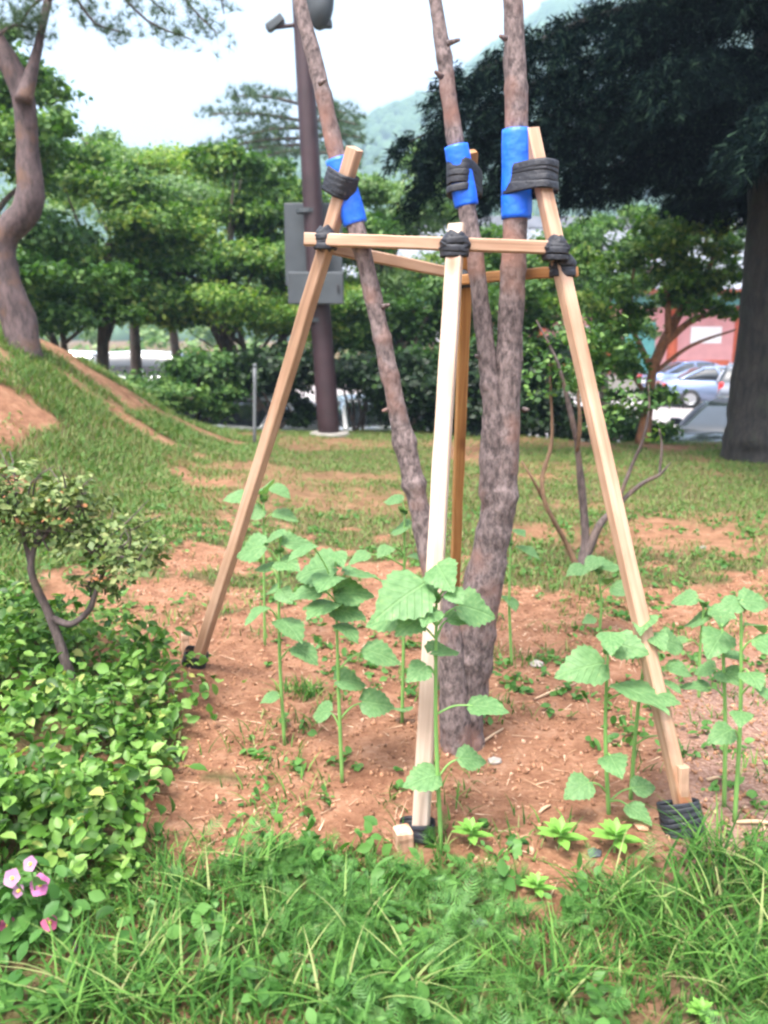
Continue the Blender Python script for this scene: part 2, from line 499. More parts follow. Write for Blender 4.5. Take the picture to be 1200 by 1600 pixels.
MT = {
    'earth': groundmat(),
    'asphalt': plain('asphalt', (0.30, 0.27, 0.27), 0.9, var=0.18, scale=2.5, bump=0.2),
    'timber': woodmat('timber', (0.42, 0.255, 0.165), (0.54, 0.36, 0.26), (0.30, 0.13, 0.06)),
    'timber_lit': woodmat('timber_lit', (0.50, 0.37, 0.29), (0.62, 0.49, 0.40), (0.34, 0.17, 0.10)),  # paler timber for the front leg, its bright sky light put into the colour
    'timber_shaded': woodmat('timber_shaded', (0.36, 0.165, 0.055), (0.46, 0.235, 0.09), (0.22, 0.08, 0.03)),  # browner timber at the rear, with shade put into the colour
    'strap': plain('strap', (0.016, 0.018, 0.026), 0.6, var=0.3, scale=30, bump=0.3),
    'blue': plain('blue_plastic', (0.012, 0.14, 0.80), 0.45, var=0.1, scale=20, bump=0.25, bscale=40),
    'bark': barkmat('young_bark', (0.055, 0.040, 0.040), (0.225, 0.17, 0.165), (0.22, 0.115, 0.09), (60, 60, 34), 1.0, 0.0),
    'bark_pine': barkmat('pine_bark', (0.04, 0.027, 0.028), (0.12, 0.08, 0.08), (0.11, 0.06, 0.042), (16, 16, 6), 1.0),
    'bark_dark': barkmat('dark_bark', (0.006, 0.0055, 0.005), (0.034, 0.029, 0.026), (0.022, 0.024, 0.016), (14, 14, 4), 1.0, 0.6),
    'bark_red': barkmat('red_bark', (0.16, 0.07, 0.035), (0.34, 0.15, 0.07), (0.2, 0.1, 0.06), (20, 20, 6)),
    'bark_tree': barkmat('tree_bark', (0.05, 0.035, 0.028), (0.14, 0.10, 0.08), (0.1, 0.09, 0.07), (14, 14, 4)),
    'twig': barkmat('twig_bark', (0.05, 0.035, 0.032), (0.14, 0.105, 0.10), (0.12, 0.08, 0.06), (50, 50, 14)),
    'twig_brown': barkmat('brown_twig_bark', (0.08, 0.045, 0.025), (0.19, 0.11, 0.06), (0.13, 0.075, 0.045), (50, 50, 14)),
    'sunleaf': leafmat('sunflower_leaf', [(0.0, (0.085, 0.195, 0.07)), (0.75, (0.15, 0.285, 0.12)), (1.0, (0.22, 0.33, 0.13))], 0.3, 0.55, nscale=9.0),
    'sunstem': plain('sunflower_stem', (0.16, 0.32, 0.08), 0.6, var=0.15),
    'lime': leafmat('lime_leaf', [(0.0, (0.13, 0.31, 0.045)), (1.0, (0.21, 0.41, 0.085))], 0.3, 0.5),
    'grass': leafmat('grass_blade', [(0.0, (0.02, 0.065, 0.012)), (0.5, (0.055, 0.15, 0.025)), (0.86, (0.12, 0.245, 0.05)), (1.0, (0.31, 0.32, 0.14))], 0.3, 0.65, spec=0.15),
    'grass_far': leafmat('lawn_blade', [(0.0, (0.06, 0.13, 0.025)), (0.6, (0.10, 0.20, 0.04)), (1.0, (0.25, 0.22, 0.10))], 0.3, 0.6),
    'weed': leafmat('weed_leaf', [(0.0, (0.035, 0.115, 0.02)), (1.0, (0.11, 0.245, 0.055))], 0.3, 0.5),
    'cover': leafmat('cover_leaf', [(0.0, (0.022, 0.07, 0.01)), (0.5, (0.085, 0.20, 0.03)), (0.93, (0.20, 0.34, 0.08)), (1.0, (0.34, 0.34, 0.10))], 0.3, 0.45),
    'azalea': leafmat('azalea_leaf', [(0.0, (0.05, 0.09, 0.025)), (0.6, (0.13, 0.19, 0.055)), (1.0, (0.28, 0.31, 0.13))], 0.25, 0.5),
    'bloom': leafmat('spent_bloom', [(0.0, (0.26, 0.09, 0.035)), (1.0, (0.45, 0.20, 0.09))], 0.2, 0.6, (1, 1, 1)),
    'maple': leafmat('maple_leaf', [(0.0, (0.025, 0.075, 0.012)), (0.45, (0.065, 0.15, 0.022)), (0.8, (0.125, 0.235, 0.04)), (1.0, (0.26, 0.33, 0.08))], 0.4, 0.5, nscale=0.8),
    'broad': leafmat('broad_leaf', [(0.0, (0.025, 0.07, 0.015)), (0.6, (0.06, 0.145, 0.03)), (1.0, (0.16, 0.27, 0.07))], 0.35, 0.5, nscale=0.7),
    'gold_lit': leafmat('gold_lit_leaf', [(0.0, (0.05, 0.13, 0.02)), (0.5, (0.12, 0.24, 0.03)), (1.0, (0.34, 0.40, 0.10))], 0.45, 0.5, nscale=0.9),  # golden highlight on the foliage put into the leaf colour
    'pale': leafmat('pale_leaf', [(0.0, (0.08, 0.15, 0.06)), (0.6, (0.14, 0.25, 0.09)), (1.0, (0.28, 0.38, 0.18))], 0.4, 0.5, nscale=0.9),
    'shadeleaf': leafmat('shaded_leaf', [(0.0, (0.006, 0.016, 0.006)), (0.8, (0.015, 0.04, 0.012)), (1.0, (0.06, 0.12, 0.03))], 0.3, 0.45),  # shade under the canopy put into the leaf colour
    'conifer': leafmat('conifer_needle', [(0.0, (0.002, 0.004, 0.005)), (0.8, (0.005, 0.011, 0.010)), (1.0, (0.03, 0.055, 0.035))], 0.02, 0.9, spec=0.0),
    'pine': leafmat('pine_needle', [(0.0, (0.025, 0.06, 0.03)), (1.0, (0.09, 0.15, 0.07))], 0.2, 0.5),
    'hill': plain('hill_soil', (0.05, 0.085, 0.04), 0.9, var=0.3, scale=0.03),
    'forest': leafmat('forest_crown', [(0.0, (0.035, 0.085, 0.03)), (1.0, (0.09, 0.16, 0.06))], 0.1, 0.8),
    'glass': plain('car_glass', (0.02, 0.025, 0.03), 0.08, var=0.1, coat=1.0),
    'tyre': plain('tyre', (0.02, 0.02, 0.02), 0.8),
    'rim': plain('rim', (0.55, 0.56, 0.58), 0.35, 0.7),
    'redlamp': plain('tail_lamp', (0.55, 0.02, 0.02), 0.2, coat=1.0),
    'headlamp': plain('head_lamp', (0.7, 0.72, 0.75), 0.12, coat=1.0),
    'trim': plain('dark_trim', (0.03, 0.03, 0.035), 0.6),
    'plate': plain('plate', (0.75, 0.75, 0.72), 0.5),
    'pole': plain('pole_paint', (0.036, 0.017, 0.022), 0.55, var=0.25, scale=4, bump=0.1),
    'cabinet': plain('cabinet_paint', (0.055, 0.065, 0.075), 0.5, var=0.15, scale=5),
    'concrete': plain('concrete', (0.22, 0.205, 0.185), 0.9, var=0.15, bump=0.4),
    'greypost': plain('grey_post', (0.15, 0.16, 0.17), 0.6),
    'stone': plain('pale_stone', (0.30, 0.265, 0.24), 0.9, var=0.2, scale=30, bump=0.5),
    'stone_pink': plain('pink_stone', (0.50, 0.27, 0.17), 0.9, var=0.2, scale=30, bump=0.5),
    'straw': leafmat('straw', [(0.0, (0.34, 0.20, 0.11)), (1.0, (0.58, 0.42, 0.29))], 0.1, 0.7, (1, 1, 1)),
    'clod': leafmat('soil_clod', [(0.0, (0.15, 0.07, 0.04)), (0.8, (0.38, 0.20, 0.115)), (1.0, (0.45, 0.28, 0.19))], 0.0, 0.95, (1, 1, 1)),
    'wallpink': plain('pink_plaster', (0.62, 0.30, 0.30), 0.85, var=0.08, scale=2),
    'column': plain('red_column', (0.52, 0.10, 0.035), 0.5, var=0.15),
    'teal': plain('teal_paint', (0.10, 0.36, 0.34), 0.5, var=0.1),
    'rooftile': plain('roof_tile', (0.20, 0.215, 0.25), 0.6, var=0.2, scale=2),
    'white': plain('white_paint', (0.8, 0.8, 0.8), 0.5, var=0.05),
    'pink': leafmat('pink_petal', [(0.0, (0.50, 0.11, 0.32)), (1.0, (0.62, 0.22, 0.45))], 0.3, 0.5, (1, 1, 1)),
    'palepink': leafmat('pale_petal', [(0.0, (0.33, 0.15, 0.28)), (1.0, (0.42, 0.24, 0.36))], 0.3, 0.5, (1, 1, 1)),
    'red': leafmat('red_petal', [(0.0, (0.36, 0.05, 0.14)), (1.0, (0.46, 0.10, 0.20))], 0.3, 0.5, (1, 1, 1)),
    'yellow': plain('flower_eye', (0.75, 0.5, 0.08), 0.7),
}

def add_veins(m):
    t = m.node_tree
    tc = N(t, 'ShaderNodeTexCoord'); sp = N(t, 'ShaderNodeSeparateXYZ')
    t.links.new(tc.outputs['Object'], sp.inputs[0])
    ax = N(t, 'ShaderNodeMath', operation='ABSOLUTE'); t.links.new(sp.outputs['X'], ax.inputs[0])
    ma = N(t, 'ShaderNodeMath', operation='MULTIPLY_ADD'); ma.inputs[1].default_value = -0.8
    t.links.new(ax.outputs[0], ma.inputs[0]); t.links.new(sp.outputs['Y'], ma.inputs[2])
    mu = N(t, 'ShaderNodeMath', operation='MULTIPLY'); mu.inputs[1].default_value = 6.5; t.links.new(ma.outputs[0], mu.inputs[0])
    fr = N(t, 'ShaderNodeMath', operation='FRACT'); t.links.new(mu.outputs[0], fr.inputs[0])
    lt = ramp(t, [(0.0, (1, 1, 1)), (0.13, (0, 0, 0))]); t.links.new(fr.outputs[0], lt.inputs[0])
    mr = ramp(t, [(0.012, (1, 1, 1)), (0.03, (0, 0, 0))]); t.links.new(ax.outputs[0], mr.inputs[0])
    mx = N(t, 'ShaderNodeMixRGB', blend_type='LIGHTEN', Fac=1.0)
    t.links.new(lt.outputs[0], mx.inputs[1]); t.links.new(mr.outputs[0], mx.inputs[2])
    p = t.nodes['Principled BSDF']
    src = p.inputs['Base Color'].links[0].from_socket
    nz = N(t, 'ShaderNodeTexNoise', Scale=5.0, Detail=4.0); t.links.new(tc.outputs['Object'], nz.inputs['Vector'])
    sh = ramp(t, [(0.35, (.72, .78, .7)), (0.65, (1.05, 1.02, 1.0))]); t.links.new(nz.outputs['Fac'], sh.inputs[0])
    m0 = N(t, 'ShaderNodeMixRGB', blend_type='MULTIPLY', Fac=1.0); t.links.new(src, m0.inputs[1]); t.links.new(sh.outputs[0], m0.inputs[2])
    m1 = N(t, 'ShaderNodeMixRGB'); m1.inputs[2].default_value = (0.24, 0.42, 0.17, 1)
    s5 = N(t, 'ShaderNodeMath', operation='MULTIPLY'); s5.inputs[1].default_value = 0.35; t.links.new(mx.outputs[0], s5.inputs[0])
    t.links.new(s5.outputs[0], m1.inputs[0]); t.links.new(m0.outputs[0], m1.inputs[1]); t.links.new(m1.outputs[0], p.inputs['Base Color'])
    b = N(t, 'ShaderNodeBump', Strength=0.5, Distance=0.01, invert=True)
    t.links.new(mx.outputs[0], b.inputs['Height']); t.links.new(b.outputs[0], p.inputs['Normal'])
add_veins(MT['sunleaf'])

# ------------------------------------------------------------------ ground
def axis_pts(lo, a, b, hi, step, grow=1.22):
    core = list(np.arange(a, b + step / 2, step))
    s, x = step, b
    up = []
    while x < hi:
        s *= grow; x += s; up.append(min(x, hi))
    s, x = step, a
    dn = []
    while x > lo:
        s *= grow; x -= s; dn.append(max(x, lo))
    return np.array(dn[::-1] + core + up)
gx = axis_pts(-1000, -6.5, 6.5, 1100, 0.05)
gy = axis_pts(-60, 0.9, 13.5, 1300, 0.06)
XX, YY = np.meshgrid(gx, gy)
ZZ = terrain(XX, YY)
GP = np.stack([XX, YY, ZZ], -1).reshape(-1, 3)
nx, ny = len(gx), len(gy)
ii = (np.arange(ny - 1)[:, None] * nx + np.arange(nx - 1)[None]).ravel()
GF = np.stack([ii, ii + 1, ii + nx + 1, ii + nx], 1)
ground = mk('ground', GP, GF, MT['earth'], smooth=True)
tag(ground, kind='structure')

SOIL = [(215, 1330), (262, 1190), (300, 1110), (140, 1010), (150, 920), (235, 865), (310, 850), (420, 900), (560, 880), (650, 880), (720, 930), (800, 880), (880, 915),
        (985, 960), (1080, 920), (1260, 900), (1400, 1000), (1400, 1330), (1150, 1375), (1010, 1350), (900, 1400), (820, 1440), (760, 1390), (690, 1340), (560, 1320), (400, 1300)]
SOIL2 = [(-60, 600), (60, 618), (90, 645), (60, 668), (-60, 690)]
def ground_px(P):
    Q = np.asarray(P, float).copy()
    Q[:, 1] = np.maximum(Q[:, 1], 1.0)
    return project(Q)
def soilmask(P, jit=75):
    jit = 75
    px, py = ground_px(P)
    jx = (fbm(P[:, 0], P[:, 1], 0.28, 21) - .5) * 2 * jit * 2.2
    jy = (fbm(P[:, 0], P[:, 1], 0.28, 33) - .5) * 2 * jit * 1.6
    return inpoly(px + jx, py + jy, SOIL) | inpoly(px + jx * .4, py + jy * .3, SOIL2)
gm = soilmask(GP).astype(np.float32)
back = (GP[:, 1] > 3.6) & (gm < .5)
gm[back] = np.maximum(gm[back], (.5 + .35 * sst(.2, 1.6, GP[back, 0])) * sst(0.44 - .1 * sst(.2, 1.6, GP[back, 0]), 0.62, fbm(GP[back, 0], GP[back, 1], 1.1, 50)))
bk = (GP[:, 0] < -1.4) & (GP[:, 1] > 3.8) & (GP[:, 1] < 12)
gm[bk] = np.maximum(gm[bk], .85 * sst(.54, .64, fbm(GP[bk, 0], GP[bk, 1], .8, 130)))
fgm = (GP[:, 1] < 2.9) & (gm < .5)
gm[fgm] = 0.8 * sst(.40, .55, fbm(GP[fgm, 0], GP[fgm, 1], .2, 61))[()]
gm = np.clip(gm, 0, 1)
a = ground.data.attributes.new('soil', 'FLOAT', 'POINT'); a.data.foreach_set('value', gm.astype(np.float32))
gpx, gpy = ground_px(GP)
pale = sst(980, 1120, gpx) * sst(960, 1100, gpy) * 0.8
a = ground.data.attributes.new('pale', 'FLOAT', 'POINT'); a.data.foreach_set('value', pale.astype(np.float32))

V, F = boxv((6, 40, PARK + 0.004 - 0.05), (90, 49, 0.1))
tag(mk('parking_lot', V, F, MT['asphalt'], origin=(6, 40, PARK)), kind='structure')

# ------------------------------------------------------------------ hill with woodland
HD = 800.0
RIDGE = [(-900, 250), (-300, 290), (0, 285), (340, 270), (420, 264), (500, 262), (570, 222), (620, 198), (680, 166), (740, 112), (800, 66), (870, 10), (960, -20), (1100, -20), (1500, 60), (2300, 160)]
rx_ = np.array([at(p, q, HD)[0] for p, q in RIDGE]); rz_ = np.array([at(p, q, HD)[2] for p, q in RIDGE])
def hillz(x, y):
    h = np.interp(x, rx_, rz_) - PARK
    prof = sst(280, HD, y) ** 0.9
    return PARK - 1 + h * prof * (1 - 0.25 * sst(HD, 1200, y)) + (fbm(x, y, 110, 70) - .5) * 40 * sst(300, 450, y) * (1 - sst(HD * .8, HD * .98, y))
hx = np.linspace(-900, 1000, 90); hy = np.linspace(280, 1230, 60)
HX, HY = np.meshgrid(hx, hy)
HP = np.stack([HX, HY, hillz(HX, HY)], -1).reshape(-1, 3)
ii = (np.arange(59)[:, None] * 90 + np.arange(89)[None]).ravel()
tag(mk('hill', HP, np.stack([ii, ii + 1, ii + 91, ii + 90], 1), MT['hill'], smooth=True), kind='structure')
n = 15000
fx = RNG.uniform(-330, 420, n); fy = RNG.uniform(300, 860, n)
t_ = (1 + 5 ** .5) / 2
ICO = np.array([[-1, t_, 0], [1, t_, 0], [-1, -t_, 0], [1, -t_, 0], [0, -1, t_], [0, 1, t_], [0, -1, -t_], [0, 1, -t_], [t_, 0, -1], [t_, 0, 1], [-t_, 0, -1], [-t_, 0, 1]]) / 1.9
ICOF = np.array([[0, 11, 5], [0, 5, 1], [0, 1, 7], [0, 7, 10], [0, 10, 11], [1, 5, 9], [5, 11, 4], [11, 10, 2], [10, 7, 6], [7, 1, 8], [3, 9, 4], [3, 4, 2], [3, 2, 6], [3, 6, 8], [3, 8, 9], [4, 9, 5], [2, 4, 11], [6, 2, 10], [8, 6, 7], [9, 8, 1]])
FPp = np.stack([fx, fy, hillz(fx, fy) + 1.0], 1)
V, F = scatter(ICO, ICOF, FPp, frames(RNG.normal(size=(n, 3))), np.stack([RNG.uniform(3, 6.5, n), RNG.uniform(3, 6.5, n), RNG.uniform(3, 7, n)], 1))
V += RNG.normal(size=V.shape) * 0.8
tag(mk('far_woodland', V, F, MT['forest']), 'hazy wooded hillside rising behind the parking area', 'woodland', kind='stuff')

# ------------------------------------------------------------------ trees
def px_blob(b):
    px, py, Y, rx, rz = b[:5]
    c = at(px, py, Y)
    k = Y / FPX
    ry = b[5] if len(b) > 5 else min(rx * k * 0.9, 1.25)
    return c, np.array([rx * k, ry, rz * k])

def crown_leaves(blobs, n, size, clump=0.22, tmpl=DIAMOND, up=0.8, nclump=60):
    Ps, Ns = [], []
    vol = np.array([np.prod(r) ** 0.67 for c, r in blobs]); vol /= vol.sum()
    for (c, r), f in zip(blobs, vol):
        k = max(4, int(nclump * f))
        d = RNG.normal(size=(k, 3)); d /= np.linalg.norm(d, axis=1)[:, None]
        cc = d * (RNG.uniform(0.25, 1.0, k) ** 0.5)[:, None] * r
        m = int(n * f)
        idx = RNG.integers(0, k, m)
        off = RNG.normal(size=(m, 3)) * np.array([1, 1, 0.55]) * clump * np.mean(r)
        P = c + cc[idx] + off
        nrm = cc[idx] / r * 0.6 + off * 0.5 + RNG.normal(size=(m, 3)) * 0.5 + np.array([0, 0, up])
        Ps.append(P); Ns.append(nrm)
    P = np.vstack(Ps); Nn = np.vstack(Ns)
    S = RNG.uniform(0.7, 1.25, len(P)) * size
    return scatter(tmpl[0], tmpl[1], P, frames(Nn), S)

def tree(name, label, cat, base, trunk, r0, blobs, n, size, leaf, bark, group=None, limbs=7, clump=0.3, tmpl=DIAMOND, nclump=230, up=0.6, clipz=None):
    root = empty(name, base)
    tag(root, label, cat, group)
    bl = [px_blob(b) for b in blobs]
    pts = [np.array(base)] + [np.array(p) for p in trunk]
    rr = np.linspace(r0, r0 * 0.45, len(pts)); rr[0] *= 1.25
    mk('trunk', *tube(pts, rr, 10, 5, 0.12, len(label)), bark, root, True)
    tip = pts[-1]
    k = 0
    for q in range(limbs):
        c, r = bl[q % len(bl)]
        d = RNG.normal(size=3); d /= np.linalg.norm(d)
        e = c + d * r * 0.7
        s = pts[-2] * (1 - (q % 3) / 3) + tip * ((q % 3) / 3) if len(pts) > 1 else tip
        mid = (s + e) / 2 + np.array([0, 0, 0.1 * np.linalg.norm(e - s)])
        mk('limb', *tube([s, mid, e], [r0 * .4, r0 * .26, r0 * .08], 6, 4), bark, root, True)
    lay = []
    for c, r in bl:
        for q in range(7):
            d = RNG.uniform(-1, 1, 3)
            lay.append((c + d * r * [.85, .8, .85], r * np.array([RNG.uniform(.38, .68), .55, RNG.uniform(.14, .30)])))
    V, F = crown_leaves(lay, n, size, clump, tmpl, up, nclump)
    if clipz is not None:
        keep = V.reshape(-1, len(tmpl[0]), 3)[:, 0, 2] > clipz
        V = V.reshape(-1, len(tmpl[0]), 3)[keep].reshape(-1, 3)
        F = (tmpl[1][None] + (np.arange(keep.sum()) * len(tmpl[0]))[:, None, None]).reshape(-1, 3)
    mk('crown', V, F, leaf, root)
    return root

def gz(x, y):
    return float(terrain(x, y))
def gbase(px, Y):
    x = (px - 600) / FPX * Y / math.cos(PITCH) * 1.0
    return np.array([x, Y, gz(x, Y) - 0.03])

tl = []
for k_ in range(46):
    x_ = -52 + k_ * 2.1 + RNG.uniform(-.8, .8)
    y_ = RNG.uniform(60, 76)
    top_ = np.interp(x_, [-52, -30, -18, -8, 4, 30], [17, 15.5, 13.2, 12, 11, 12]) * RNG.uniform(.86, 1.05)
    for f_ in (.3, .62, .85):
        tl.append((np.array([x_ + RNG.normal(0, .6), y_, PARK + top_ * f_]), np.array([2.6, 2.2, top_ * .2])))
for k_ in range(34):
    tl.append((np.array([-56 + k_ * 1.9, RNG.uniform(49, 53), PARK + 1.3]), np.array([1.7, 1.2, RNG.uniform(1.2, 1.9)])))
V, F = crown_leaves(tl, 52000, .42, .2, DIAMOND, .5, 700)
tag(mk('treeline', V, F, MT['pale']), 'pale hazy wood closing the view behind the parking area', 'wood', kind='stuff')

BG = 'leafy trees along the parking edge'
def bgtree(label, px, Y, r0, blobs, n, size, leaf, top=None, **kw):
    b = gbase(px, Y)
    c = px_blob(blobs[0])[0] if top is None else at(top[0], top[1], Y)
    m = b * 0.45 + c * 0.55 + np.array([RNG.uniform(-.15, .15), 0, 0])
    tree('leafy_tree', label, 'tree', b, [m, c], r0, blobs, int(n * 1.25), size * .88, leaf, kw.pop('bark', MT['bark_tree']), BG, **kw)

bgtree('tall dark broadleaf tree at left frame edge behind the crooked pine', -60, 12.5, .16,
       [(-40, 300, 12.5, 120, 140), (30, 210, 13, 90, 90), (60, 420, 12.5, 110, 90), (-80, 450, 12.5, 100, 90), (-10, 110, 13.5, 70, 80)], 20000, .12, MT['broad'])
bgtree('leafy tree directly right of the crooked pine trunk', 170, 15.5, .13,
       [(170, 380, 15, 100, 90), (130, 290, 15.5, 70, 70), (200, 455, 15, 110, 50)], 16000, .12, MT['maple'])
bgtree('pale green tree with a feathery top above the parked white vans', 225, 18, .13,
       [(190, 280, 18, 110, 55), (260, 350, 18, 110, 90), (150, 225, 19, 45, 35)], 13000, .11, MT['pale'])
bgtree('rounded leafy tree left of the utility pole', 350, 16, .14,
       [(340, 400, 16.2, 110, 90), (370, 310, 16.5, 80, 60), (280, 450, 16, 90, 60)], 18000, .12, MT['maple'])
bgtree('low spreading tree with yellow-lit leaves below the pole cabinet', 430, 16.0, .10,
       [(370, 500, 15.8, 150, 36), (470, 470, 16, 80, 55), (250, 480, 15.9, 90, 28)], 15000, .10, MT['gold_lit'])
bgtree('broadleaf tree hidden behind the utility pole', 470, 17, .14,
       [(440, 370, 17, 80, 90), (500, 420, 17, 90, 90), (430, 300, 17.5, 60, 40)], 15000, .12, MT['broad'])
bgtree('green tree showing between the left stem and the front support leg', 600, 18, .14,
       [(600, 330, 18.5, 90, 75), (640, 290, 19, 60, 60), (560, 390, 18, 70, 60)], 13000, .12, MT['pale'])
bgtree('dense low tree behind the centre of the wooden support', 640, 15.2, .12,
       [(620, 510, 16, 110, 60), (700, 500, 16, 90, 70), (560, 500, 16, 80, 50), (690, 580, 15.5, 110, 40)], 20000, .11, MT['broad'])
bgtree('shady tree behind the right-hand stem', 800, 14.8, .11,
       [(820, 520, 14.5, 80, 90), (790, 430, 15, 80, 60), (870, 460, 15, 70, 50), (860, 580, 14, 60, 60)], 17000, .10, MT['broad'])

bgtree('drooping young tree behind the bank between pine and white vans', 120, 14.5, .08,
       [(90, 470, 14.5, 90, 60), (170, 485, 14.3, 80, 28), (60, 400, 14.8, 80, 60)], 11000, .11, MT['maple'])
bgtree('feathery tree filling the skyline between pine and utility pole', 300, 20, .12,
       [(250, 270, 20, 90, 40), (330, 300, 20, 80, 40), (200, 320, 20, 90, 60), (400, 330, 20, 80, 50)], 13000, .12, MT['gold_lit'])
bgtree('leafy tree masking the hall roof behind the middle stem', 720, 21, .12,
       [(690, 440, 21, 80, 50), (640, 430, 21, 70, 40), (760, 400, 21, 70, 50), (600, 450, 21, 60, 40)], 12000, .12, MT['maple'])
bgtree('leafy tree in front of the hall roof, between right leg and big trunk', 950, 20, .14,
       [(930, 420, 20, 75, 55), (1010, 400, 20.5, 75, 50), (890, 480, 20, 60, 60), (960, 490, 20, 60, 45), (1090, 395, 20.5, 50, 40), (925, 570, 19.5, 60, 50), (900, 370, 20.5, 60, 35), (1000, 360, 20.5, 70, 35), (1110, 360, 20.5, 60, 35), (1070, 450, 20.5, 60, 30)], 24000, .12, MT['broad'])

# maple with reddish limbs on the right
b = G(1003, 693)
root = tree('maple_tree', 'spreading maple with reddish forked limbs in front of the silver sedan', 'tree', b,
     [at(1012, 640, b[1]), at(1022, 570, b[1]), at(1050, 515, b[1])], 0.085,
     [(930, 430, b[1] + .5, 70, 50), (1020, 400, b[1] + .4, 80, 50), (1100, 400, b[1] + .3, 60, 55), (1040, 455, b[1], 70, 35), (960, 500, b[1], 60, 35), (950, 580, b[1] - .2, 70, 42), (985, 640, b[1] - .1, 50, 35), (1120, 480, b[1], 40, 25)],
     13000, .085, MT['maple'], MT['bark_red'], limbs=0, clump=.3)
Y = b[1]
for P, R in [([(1022, 570), (1040, 530), (1062, 490), (1100, 440), (1120, 380)], (.07, .075, .06, .04, .02)),
             ([(1030, 545), (1075, 505), (1110, 490), (1145, 480)], (.05, .045, .035, .02)),
             ([(1020, 580), (1000, 540), (985, 500), (990, 420)], (.05, .04, .03, .02)),
             ([(1045, 520), (1040, 450), (1010, 380)], (.05, .035, .02)),
             ([(1005, 610), (975, 570), (940, 560)], (.035, .025, .015)),
             ([(1025, 580), (1080, 540), (1150, 515)], (.03, .025, .012))]:
    mk('limb', *tube([at(p, q, Y + .1 * i) for i, (p, q) in enumerate(P)], R, 7, 5, .1), MT['bark_red'], root, True)

# dark shrubs along the lawn edge
def shrub(label, px, Y, blobs, n, size, leaf, group='dark shrubs along the lawn edge'):
    b = gbase(px, Y)
    root = empty('shrub', b)
    tag(root, label, 'shrub', group)
    bl = [px_blob(q) for q in blobs]
    for q in range(5):
        c, r = bl[q % len(bl)]
        e = c + RNG.normal(size=3) * r * .4
        s = b + np.array([RNG.uniform(-.12, .12), RNG.uniform(-.1, .1), 0])
        mk('stem', *tube([s, (s * .5 + e * .5) + np.array([RNG.uniform(-.1, .1), 0, .1]), e], [.03, .022, .008], 6, 4), MT['bark_tree'], root, True)
    V, F = crown_leaves(bl, n, size, .25, DIAMOND, .6, 50)
    z = V.reshape(-1, 4, 3)
    k = z[:, :, 2].min(1) > terrain(z[:, 0, 0], z[:, 0, 1]) + 0.01
    z = z[k]
    mk('foliage', z.reshape(-1, 3), (DIAMOND[1][None] + (np.arange(len(z)) * 4)[:, None, None]).reshape(-1, 3), leaf, root)
shrub('leafy shrub above the grey car with the red tail lamp', 320, 14.0, [(320, 590, 13.9, 65, 40), (350, 620, 13.8, 40, 28)], 6000, .10, MT['broad'])
shrub('dark shrub to the left of the pole, by the grey post', 440, 14.2, [(440, 575, 14, 60, 38), (400, 575, 14, 40, 25), (465, 640, 14, 22, 30)], 6000, .10, MT['shadeleaf'])
shrub('dark shrub just right of the pole base', 560, 14.6, [(570, 585, 14.4, 50, 30), (530, 585, 14.3, 30, 26)], 4500, .10, MT['shadeleaf'])
shrub('near-black shrub behind the lower left stem and front leg', 650, 14.0, [(650, 620, 13.8, 55, 60), (610, 600, 13.8, 40, 40), (690, 650, 13.7, 40, 40)], 9000, .10, MT['shadeleaf'])
shrub('near-black shrub behind the brown rear leg', 750, 13.8, [(750, 620, 13.6, 60, 65), (720, 660, 13.5, 40, 35)], 9000, .10, MT['shadeleaf'])
shrub('near-black shrub right of the stems at the lawn edge', 840, 13.6, [(840, 630, 13.4, 50, 60), (880, 650, 13.3, 35, 40), (850, 570, 13.4, 45, 40)], 8000, .10, MT['shadeleaf'])
shrub('dark hedge-like shrub under the canopy left of the pole', 330, 17.5, [(350, 605, 17.5, 50, 24), (390, 590, 17.5, 50, 36)], 6500, .11, MT['shadeleaf'])
shrub('low shrub added where light shows on the paving left of the near car', 985, 13.3, [(960, 668, 13.0, 45, 26), (1020, 680, 13.0, 40, 20)], 3500, .09, MT['broad'])  # added in place of bright paving seen between the leaves
shrub('low green shrub on the bank below the white vans', 200, 13.0, [(200, 612, 12.6, 80, 20), (270, 628, 12.6, 50, 22)], 6000, .09, MT['broad'])

# needles along limbs
def pine_tufts(centers, per, length, width=0.05, up=0.5):
    c = np.repeat(centers, per, axis=0)
    d = RNG.normal(size=c.shape) + np.array([0, 0, up])
    d /= np.linalg.norm(d, axis=1)[:, None]
    nn = np.cross(d, RNG.normal(size=d.shape))
    S = np.stack([RNG.uniform(.7, 1.2, len(c)) * length * width / .1, RNG.uniform(.7, 1.2, len(c)) * length, np.ones(len(c))], 1)
    return scatter(NEEDLE[0], NEEDLE[1], c, frames(nn, d), S)

# crooked pine on the left bank
pb = G(38, 548)
Yp = pb[1]
root = empty('pine_tree', pb)
tag(root, 'crooked pine trunk on the grassy bank at left frame edge', 'pine')
tp = [(40, 565), (30, 500), (5, 420), (8, 370), (40, 330), (46, 290), (42, 230), (36, 150), (20, 110), (-10, 60), (-60, -40), (-60, -200)]
tr = [34, 30, 25, 25, 26, 23, 19, 19, 20, 18, 15, 8]
mk('trunk', *tube([at(p, q, Yp + .02 * i) for i, (p, q) in enumerate(tp)], np.array(tr) * .84 * Yp / FPX, 12, 6, .12, 3), MT['bark_pine'], root, True)
mk('limb', *tube([at(p, q, Yp + .1 * i) for i, (p, q) in enumerate([(36, 160), (50, 110), (62, 60), (75, 0), (95, -90), (140, -180)])], np.array([13, 9, 6, 6, 5, 4]) * Yp / FPX, 8, 5, .1), MT['bark_pine'], root, True)
